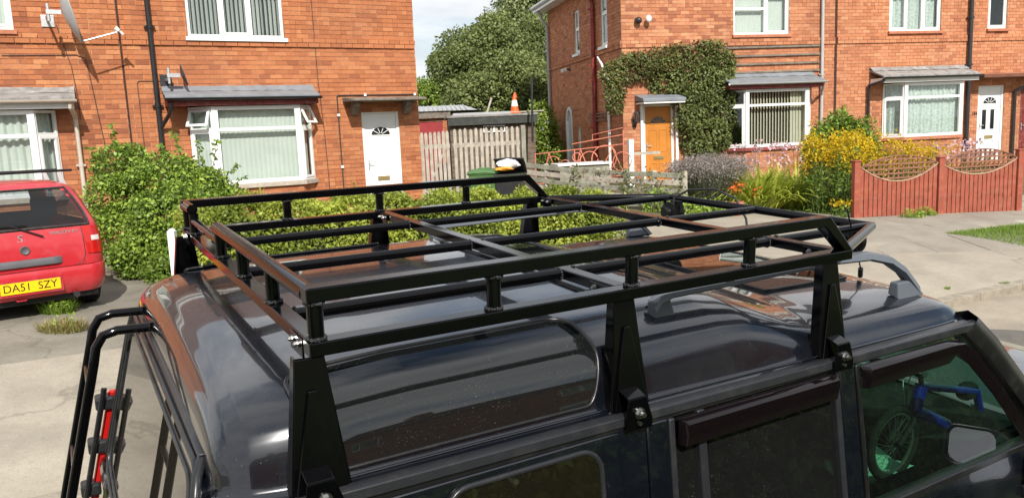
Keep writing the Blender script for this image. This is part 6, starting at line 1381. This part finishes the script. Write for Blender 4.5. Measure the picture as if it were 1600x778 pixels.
# lavender
c0 = GB(1108, 15.6); lv = plant('lavender_bush', c0, 'rounded grey-green lavender bush with faded lilac flower spikes', 'shrub'); P = disc_pts(c0, .36, .36, 2600); dd = radial(P, c0, 1.5, 1.05); blades('foliage', P, dd, .92, .014, 'lavender_leaf', lv, c0, curl=.1, seg=3)
tip = P+dd/np.linalg.norm(dd, axis=1)[:, None]*RNG.uniform(.72, 1.05, (len(P), 1)); leaves('flower_spikes', np.repeat(tip, 3, 0)+RNG.normal(0, .03, (len(tip)*3, 3)), .05, 'lavender_flower', lv, c0, aspect=.35)
C, d, ix = lobes_pts([(c0.x, c0.y, c0.z+.40, .46, .42, .45), (c0.x, c0.y-.1, c0.z+.2, .5, .45, .3)], 7500, (.5, 1)); leaves('inner_foliage', C, .06, 'lavender_leaf', lv, c0, aspect=.25, tones=np.full(len(C), .3))
# daylily clump, pink flowers, small perennials
for k, (px, d, rx, lab) in enumerate(((1180, 15.3, .85, 'arching bright green strap-leaved clump beside the flower pot'), (1235, 15.6, .85, 'strap-leaved daylily clump under the bay window'))):
    c0 = GB(px, d); dl = plant('daylily', c0, lab, 'plant'); P = disc_pts(c0, rx*.6, .3, 460); blades('leaves', P, radial(P, c0, 1.3, .8), .95, .07, 'strap_leaf', dl, c0, curl=1.7, seg=7)
def stems(name, c0, n, h, spread, label, fmat, fsize, fn_leaf=None, leafm='bush_leaf', nfl=14, ntop=.06, cat='plant', head=(.05, .05, .05), hvar=.25):
    r = plant(name, c0, label, cat); q = MB(); Ft = []; Lf_ = []
    for i in range(n):
        a = random.uniform(0, 6.28); rr_ = spread*math.sqrt(random.random()); hh = h*random.uniform(1-hvar, 1+hvar*.6); b_ = Vector((rr_*math.cos(a), rr_*math.sin(a)*.6, 0)); t = b_*1.25+Vector((random.gauss(0, .04), random.gauss(0, .04), hh)); m_ = (b_+t)*.5+Vector((random.gauss(0, .02), 0, 0))
        q.tube([b_, m_, t], [.006, .005, .003], 5)
        for _ in range(nfl): Ft.append((t.x+random.gauss(0, head[0]), t.y+random.gauss(0, head[1]), t.z+random.gauss(0, head[2])))
        if fn_leaf:
            for _ in range(fn_leaf): u = random.uniform(.05, .92); Lf_.append(tuple(b_.lerp(t, u)+Vector((random.gauss(0, .035), random.gauss(0, .035), 0))))
    q.build('stems', 'stem_green', r); leaves('flowers', np.array(Ft), fsize, fmat, r, (0, 0, 0), aspect=.7, kind='stuff')
    if Lf_: leaves('foliage', np.array(Lf_), .095, leafm, r, aspect=.3, tones=np.full(len(Lf_), .55))
    return r
stems('flowering_bulbs', GB(1185, 16.4), 16, 1.08, .45, 'tall pale pink flowers standing behind the strap leaves under the bay', 'pink_flower', .075, nfl=9, head=(.07, .05, .035))
stems('flowering_bulbs', GB(1232, 16.6), 12, 1.0, .4, 'pale pink flower heads in front of the red bay sill', 'pink_flower', .075, nfl=9, head=(.07, .05, .04))
stems('red_flowers', GB(1258, 15.6), 7, .78, .25, 'red flowers between the strap leaves and the goldenrod', 'red_flower', .075, 10, nfl=6)
for k, (px, d, n, h, sprd, lab) in enumerate(((1300, 14.9, 70, 1.25, .45, 'tall yellow goldenrod clump at the end of the red fence'), (1335, 15.4, 50, 1.22, .4, 'yellow goldenrod leaning behind the red fence post'), (1390, 15.6, 46, 1.08, .5, 'goldenrod showing through the fence trellis'), (1440, 15.9, 36, 1.02, .5, 'goldenrod rising behind the middle fence post'))):
    stems('goldenrod', GB(px, d), n, h, sprd, lab, 'yellow_flower', .05, 26, nfl=34, head=(.085, .06, .075), hvar=.32)
stems('yellow_daisy', GB(1315, 14.0), 5, .28, .15, 'low yellow flower at the foot of the red fence', 'yellow_flower', .07, 14, nfl=10, head=(.05, .04, .02))
stems('pink_shrub', GB(1500, 15.9), 26, 1.12, .5, 'pale pink flowering plant in front of the white door', 'pink_flower', .075, 12, nfl=12, head=(.08, .06, .04))
# tall shrub by the bay
c0 = GB(1315, 17.2); ts = plant('tall_shrub', c0, 'tall loose shrub with light green shoots between the two bays', 'shrub'); lb = []
for px, py, d, rx, ry, rz in ((1310, 215, 17.2, .55, .4, .5), (1335, 225, 17.0, .5, .4, .4), (1290, 225, 17.0, .4, .4, .4), (1320, 240, 16.8, .8, .4, .4)): p = pt(px, py, d); lb.append((p.x, p.y, p.z, rx, ry, rz))
al = lb+sublobes(lb, 6, (.3, .45), 31); C, d, ix = lobes_pts(al, 5200, (.3, 1.08)); leaves('foliage', C, .12, 'bush_leaf', ts, c0, outward=d*.4, aspect=.36, tones=.45+.4*((ix*7) % 5)/5)
q = MB(); SC_ = []
for k in range(60):
    px, py = random.uniform(1264, 1376), random.uniform(160, 215); e = pt(px, py+abs(px-1325)*.45, 17.1)-c0; b_ = Vector((random.gauss(0, .1), random.gauss(0, .1), .2)); q.tube([b_, b_.lerp(e, .6)+Vector((0, 0, .05)), e], [.012, .008, .003], 5)
    for u in np.linspace(.55, 1, 16): SC_.append(A3(b_.lerp(e, float(u)))+RNG.normal(0, .03, 3))
q.build('stems', 'stem_green', ts); leaves('shoot_leaves', np.array(SC_), .14, 'bush_bright', ts, aspect=.32, tones=np.full(len(SC_), .4), up=.7)
# pot with orange lilies
c0 = GB(1148, 14.6); r = plant('flower_pot', c0, 'terracotta flower pot standing on the lawn edge', 'pot'); MB().lathe([(0, 0), (.11, 0), (.15, .22), (.17, .22), (.17, .27), (.145, .27), (.14, .2), (0, .2)], 24).build('pot', 'terracotta', r, smooth=40)
stems('orange_lily', c0+Vector((0, 0, .2)), 5, .36, .1, 'orange lilies growing in the terracotta pot', 'orange_flower', .085, 8, nfl=7, head=(.05, .05, .03))
stems('orange_lily', GB(1170, 14.9), 4, .42, .15, 'orange and yellow lilies at the front of the strap leaves', 'orange_flower', .08, 10, nfl=6, head=(.06, .05, .05))
c0 = GB(1085, 14.7); r = plant('ground_cover', c0, 'low light green plants at the foot of the lavender', 'plant'); C, d, ix = lobes_pts([(c0.x, c0.y, c0.z+.1, .55, .3, .22), (c0.x+.4, c0.y, c0.z+.08, .4, .3, .18), (c0.x-.5, c0.y+.6, c0.z+.2, .4, .3, .35)], 2600); leaves('foliage', C, .07, 'bush_bright', r, c0)
# lawns, verge, weeds
def scatter_poly(poly, n):
    P = np.array([(p.x, p.y) for p in poly]); lo, hi = P.min(0), P.max(0); Q = RNG.uniform(lo, hi, (n*3, 2)); ins = np.zeros(len(Q), bool); j = len(P)-1
    for i in range(len(P)):
        c_ = ((P[i, 1] > Q[:, 1]) != (P[j, 1] > Q[:, 1])) & (Q[:, 0] < (P[j, 0]-P[i, 0])*(Q[:, 1]-P[i, 1])/(P[j, 1]-P[i, 1]+1e-12)+P[i, 0]); ins ^= c_; j = i
    Q = Q[ins][:n]; return np.stack([Q[:, 0], Q[:, 1], [gz(x, y) for x, y in Q]], 1)
def turf(name, poly, n, length, label, base=True, cat='grass'):
    c0 = sum((Vector(p) for p in poly), Vector())/len(poly)
    if base:
        b = MB(); N = len(poly); ring = [Vector((p.x, p.y, gz(p.x, p.y)+.009)) for p in poly]; ctr = Vector((c0.x, c0.y, gz(c0.x, c0.y)+.012))
        rows = [[ctr.lerp(p, k/6) for p in ring] for k in range(7)]
        for rw_ in rows[1:]:
            for v in rw_: v.z = gz(v.x, v.y)+.010
        b.grid(rows, closed=True); tag(b.build('lawn', 'lawn_base', smooth=40), kind='structure')
    P = scatter_poly(poly, n); d = RNG.normal(0, .45, (len(P), 3)); d[:, 2] = 1; o = blades(name, P, d, length, .009, 'grass_blade', None, curl=.5, seg=2); tag(o, label, cat, kind='stuff'); return o
turf('lawn_grass', [gnd(1090, 318), gnd(1150, 312), gnd(1290, 300), gnd(1335, 325), gnd(1320, 338), gnd(1240, 330), gnd(1150, 332)], 9000, .05, 'short green grass of the garden lawn')
turf('verge_grass', [gnd(1478, 366), gnd(1520, 361), gnd(1600, 352), gnd(1700, 342), gnd(1720, 392), gnd(1640, 390), gnd(1600, 387), gnd(1540, 376)], 15000, .07, 'thick green grass of the roadside verge')
def weed(px, py, n, rx, length, label, mat='grass_blade', lf=0):
    g0 = gnd(px, py); g0.z = gz(g0.x, g0.y); r = plant('weed', g0, label, 'weed'); P = disc_pts(g0, rx, rx*.55, n); blades('blades', P, radial(P, g0, 2.0, .8), length, .012, mat, r, g0, curl=.8, seg=3)
    if lf: C, d, ix = lobes_pts([(g0.x, g0.y, g0.z+.05, rx, rx*.6, .12)], lf, (.3, 1)); leaves('foliage', C, .045, 'bush_bright', r, g0)
weed(90, 490, 380, .17, .17, 'tuft of weeds growing from the crack behind the red car', lf=500); weed(100, 518, 420, .22, .13, 'dry yellowish grass tuft in the drive joint', 'dry_grass', 60); weed(200, 412, 60, .2, .12, 'small weeds at the foot of the overgrown shrub', lf=700)
weed(1425, 341, 120, .22, .10, 'weeds along the foot of the red fence', lf=200); weed(1448, 337, 120, .2, .10, 'second clump of weeds under the middle of the red fence', lf=200); weed(1550, 326, 60, .15, .08, 'few weeds near the right fence post', lf=80); weed(1480, 452, 30, .04, .04, 'tiny weed in the kerb joint'); weed(1570, 444, 50, .07, .04, 'small weeds along the kerb joint by the verge')
# paving slabs in front of the red fence
FF = Frame(pt(1400, 337, 14.3), UR, NR, -1.81); pav = tag(empty('pavement', FF.world(0, 1, -1.85)), kind='structure'); piv = pav.matrix_world.inverted()
for i in range(-2, 9):
    for j in range(3):
        u0_, u1_, n0_, n1_ = -.55+i*.92+.3*(j % 2), -.55+(i+1)*.92-.012+.3*(j % 2), .12+j*.86, .12+(j+1)*.86-.012; tl_ = random.uniform(-.004, .004); pts = []
        for z in (-.04, .016):
            for u, n_ in ((u0_, n1_), (u1_, n1_), (u1_, n0_), (u0_, n0_)): p = FF.world(u, n_, 0); pts.append(piv @ Vector((p.x, p.y, gz(p.x, p.y)+z+tl_)))
        if j == 2 and i > 3: continue
        MB().hexa(pts).build('paving_slab', 'slab_pale' if (i, j) in ((2, 1), (5, 0), (7, 1)) else 'slab', pav, bevel=.004)
# ------------------------------------------------------------------ red fence with trellis tops
plain('fence_red', (.30, .075, .045), .85, .2, 5, bump=.4, bscale=30, dirt=((.38, .20, .13), 7, .3)); plain('fence_brown', (.24, .11, .065), .9, .25, 6, bump=.4, bscale=30); plain('trim_pale', (.42, .30, .2), .9, .2, 6)
zb_ = lambda u: (lambda p: gz(p.x, p.y)-EYE)(FF.world(u, 0, 0))
up_ = [FF.uz(1337, 300)[0], FF.uz(1468, 300)[0], FF.uz(1591, 290)[0]]; pz = [FF.uz(1337, 253)[1], FF.uz(1468, 247)[1], FF.uz(1591, 235)[1]]
for i in range(3):
    r = FF.root('fence_post', up_[i], ('red stained fence post beside the goldenrod', 'middle red fence post between the two trellis panels', 'red stained fence post by the red gate')[i], 'post', 'posts of the red fence'); zz0 = zb_(up_[i]); r.location.z = zz0+EYE; T = lambda x, y, z, u=up_[i], z0=zz0: (x-u, y, z-z0); u = up_[i]
    MB(T).box(u-.06, u+.06, -.05, .05, zz0-.05, pz[i]).build('post', 'fence_red', r, bevel=.006); MB(T).box(u-.075, u+.075, -.065, .065, pz[i]+.001, pz[i]+.025).build('cap', 'fence_red', r, bevel=.006)
spec = ((0, 1, [(1345, 262.5), (1403, 283), (1462, 257)], [(1345, 262.5), (1410, 243), (1462, 253)], 'red boarded fence panel with arched trellis top next to the goldenrod'), (1, 2, [(1474, 258), (1520, 272), (1584, 250)], [(1474, 256), (1526, 234), (1584, 244)], 'red boarded fence panel with arched trellis top near the red gate'))
def quad3(P):
    (x0, y0), (x1, y1), (x2, y2) = P; return lambda x: y0*(x-x1)*(x-x2)/((x0-x1)*(x0-x2))+y1*(x-x0)*(x-x2)/((x1-x0)*(x1-x2))+y2*(x-x0)*(x-x1)/((x2-x0)*(x2-x1))
for a, b_, lo, hi, lab in spec:
    ua, ub = up_[a]+.065, up_[b_]-.065; um = (ua+ub)/2; r = FF.root('boarded_fence', um, lab, 'fence', 'panels of the red fence'); zz0 = zb_(um); r.location.z = zz0+EYE; T = lambda x, y, z, u=um, z0=zz0: (x-u, y, z-z0)
    fl = quad3([FF.uz(*p) for p in lo]); fh = quad3([FF.uz(*p) for p in hi]); NB = 17; wd = (ub-ua)/NB
    for i in range(NB):
        u0_ = ua+i*wd; u1_ = u0_+wd; z0_ = zb_(u0_+wd/2)+random.uniform(0, .012); y_ = random.uniform(-.003, .003)
        MB(T).hexa([(u0_, -.022+y_, z0_), (u1_-.009, -.012+y_, z0_), (u1_-.009, -.002+y_, z0_), (u0_, -.006+y_, z0_), (u0_, -.022+y_, fl(u0_)), (u1_-.009, -.012+y_, fl(u1_)), (u1_-.009, -.002+y_, fl(u1_)), (u0_, -.006+y_, fl(u0_))]).build('board', 'fence_red', r)
    for f_, nm, mt in ((fl, 'lower_trim', 'trim_pale'), (fh, 'arch_trim', 'fence_brown')):
        MB(T).grid([[(u, y, f_(u)+dz) for y, dz in ((-.026, -.006), (.026, -.006), (.026, .012), (-.026, .012))] for u in np.linspace(ua, ub, 19)], closed=True).build(nm, mt, r)
    u = ua+.09
    while u < ub-.05:
        if fh(u)-fl(u) > .06: MB(T).box(u-.016, u+.016, -.002, .016, fl(u), fh(u)).build('slat', 'fence_brown', r)
        u += .105
    z = min(fl(x) for x in np.linspace(ua, ub, 30))+.06
    while z < max(fh(x) for x in np.linspace(ua, ub, 30))-.02:
        ins = [x for x in np.linspace(ua, ub, 160) if fl(x) < z < fh(x)]
        if len(ins) > 8: MB(T).box(min(ins), max(ins), -.018, -.0025, z-.016, z+.016).build('slat', 'fence_brown', r)
        z += .085
    for z in (-1.55, -1.2): MB(T).box(ua, ub, .0, .05, z-.03, z+.03).build('rail', 'fence_red', r)
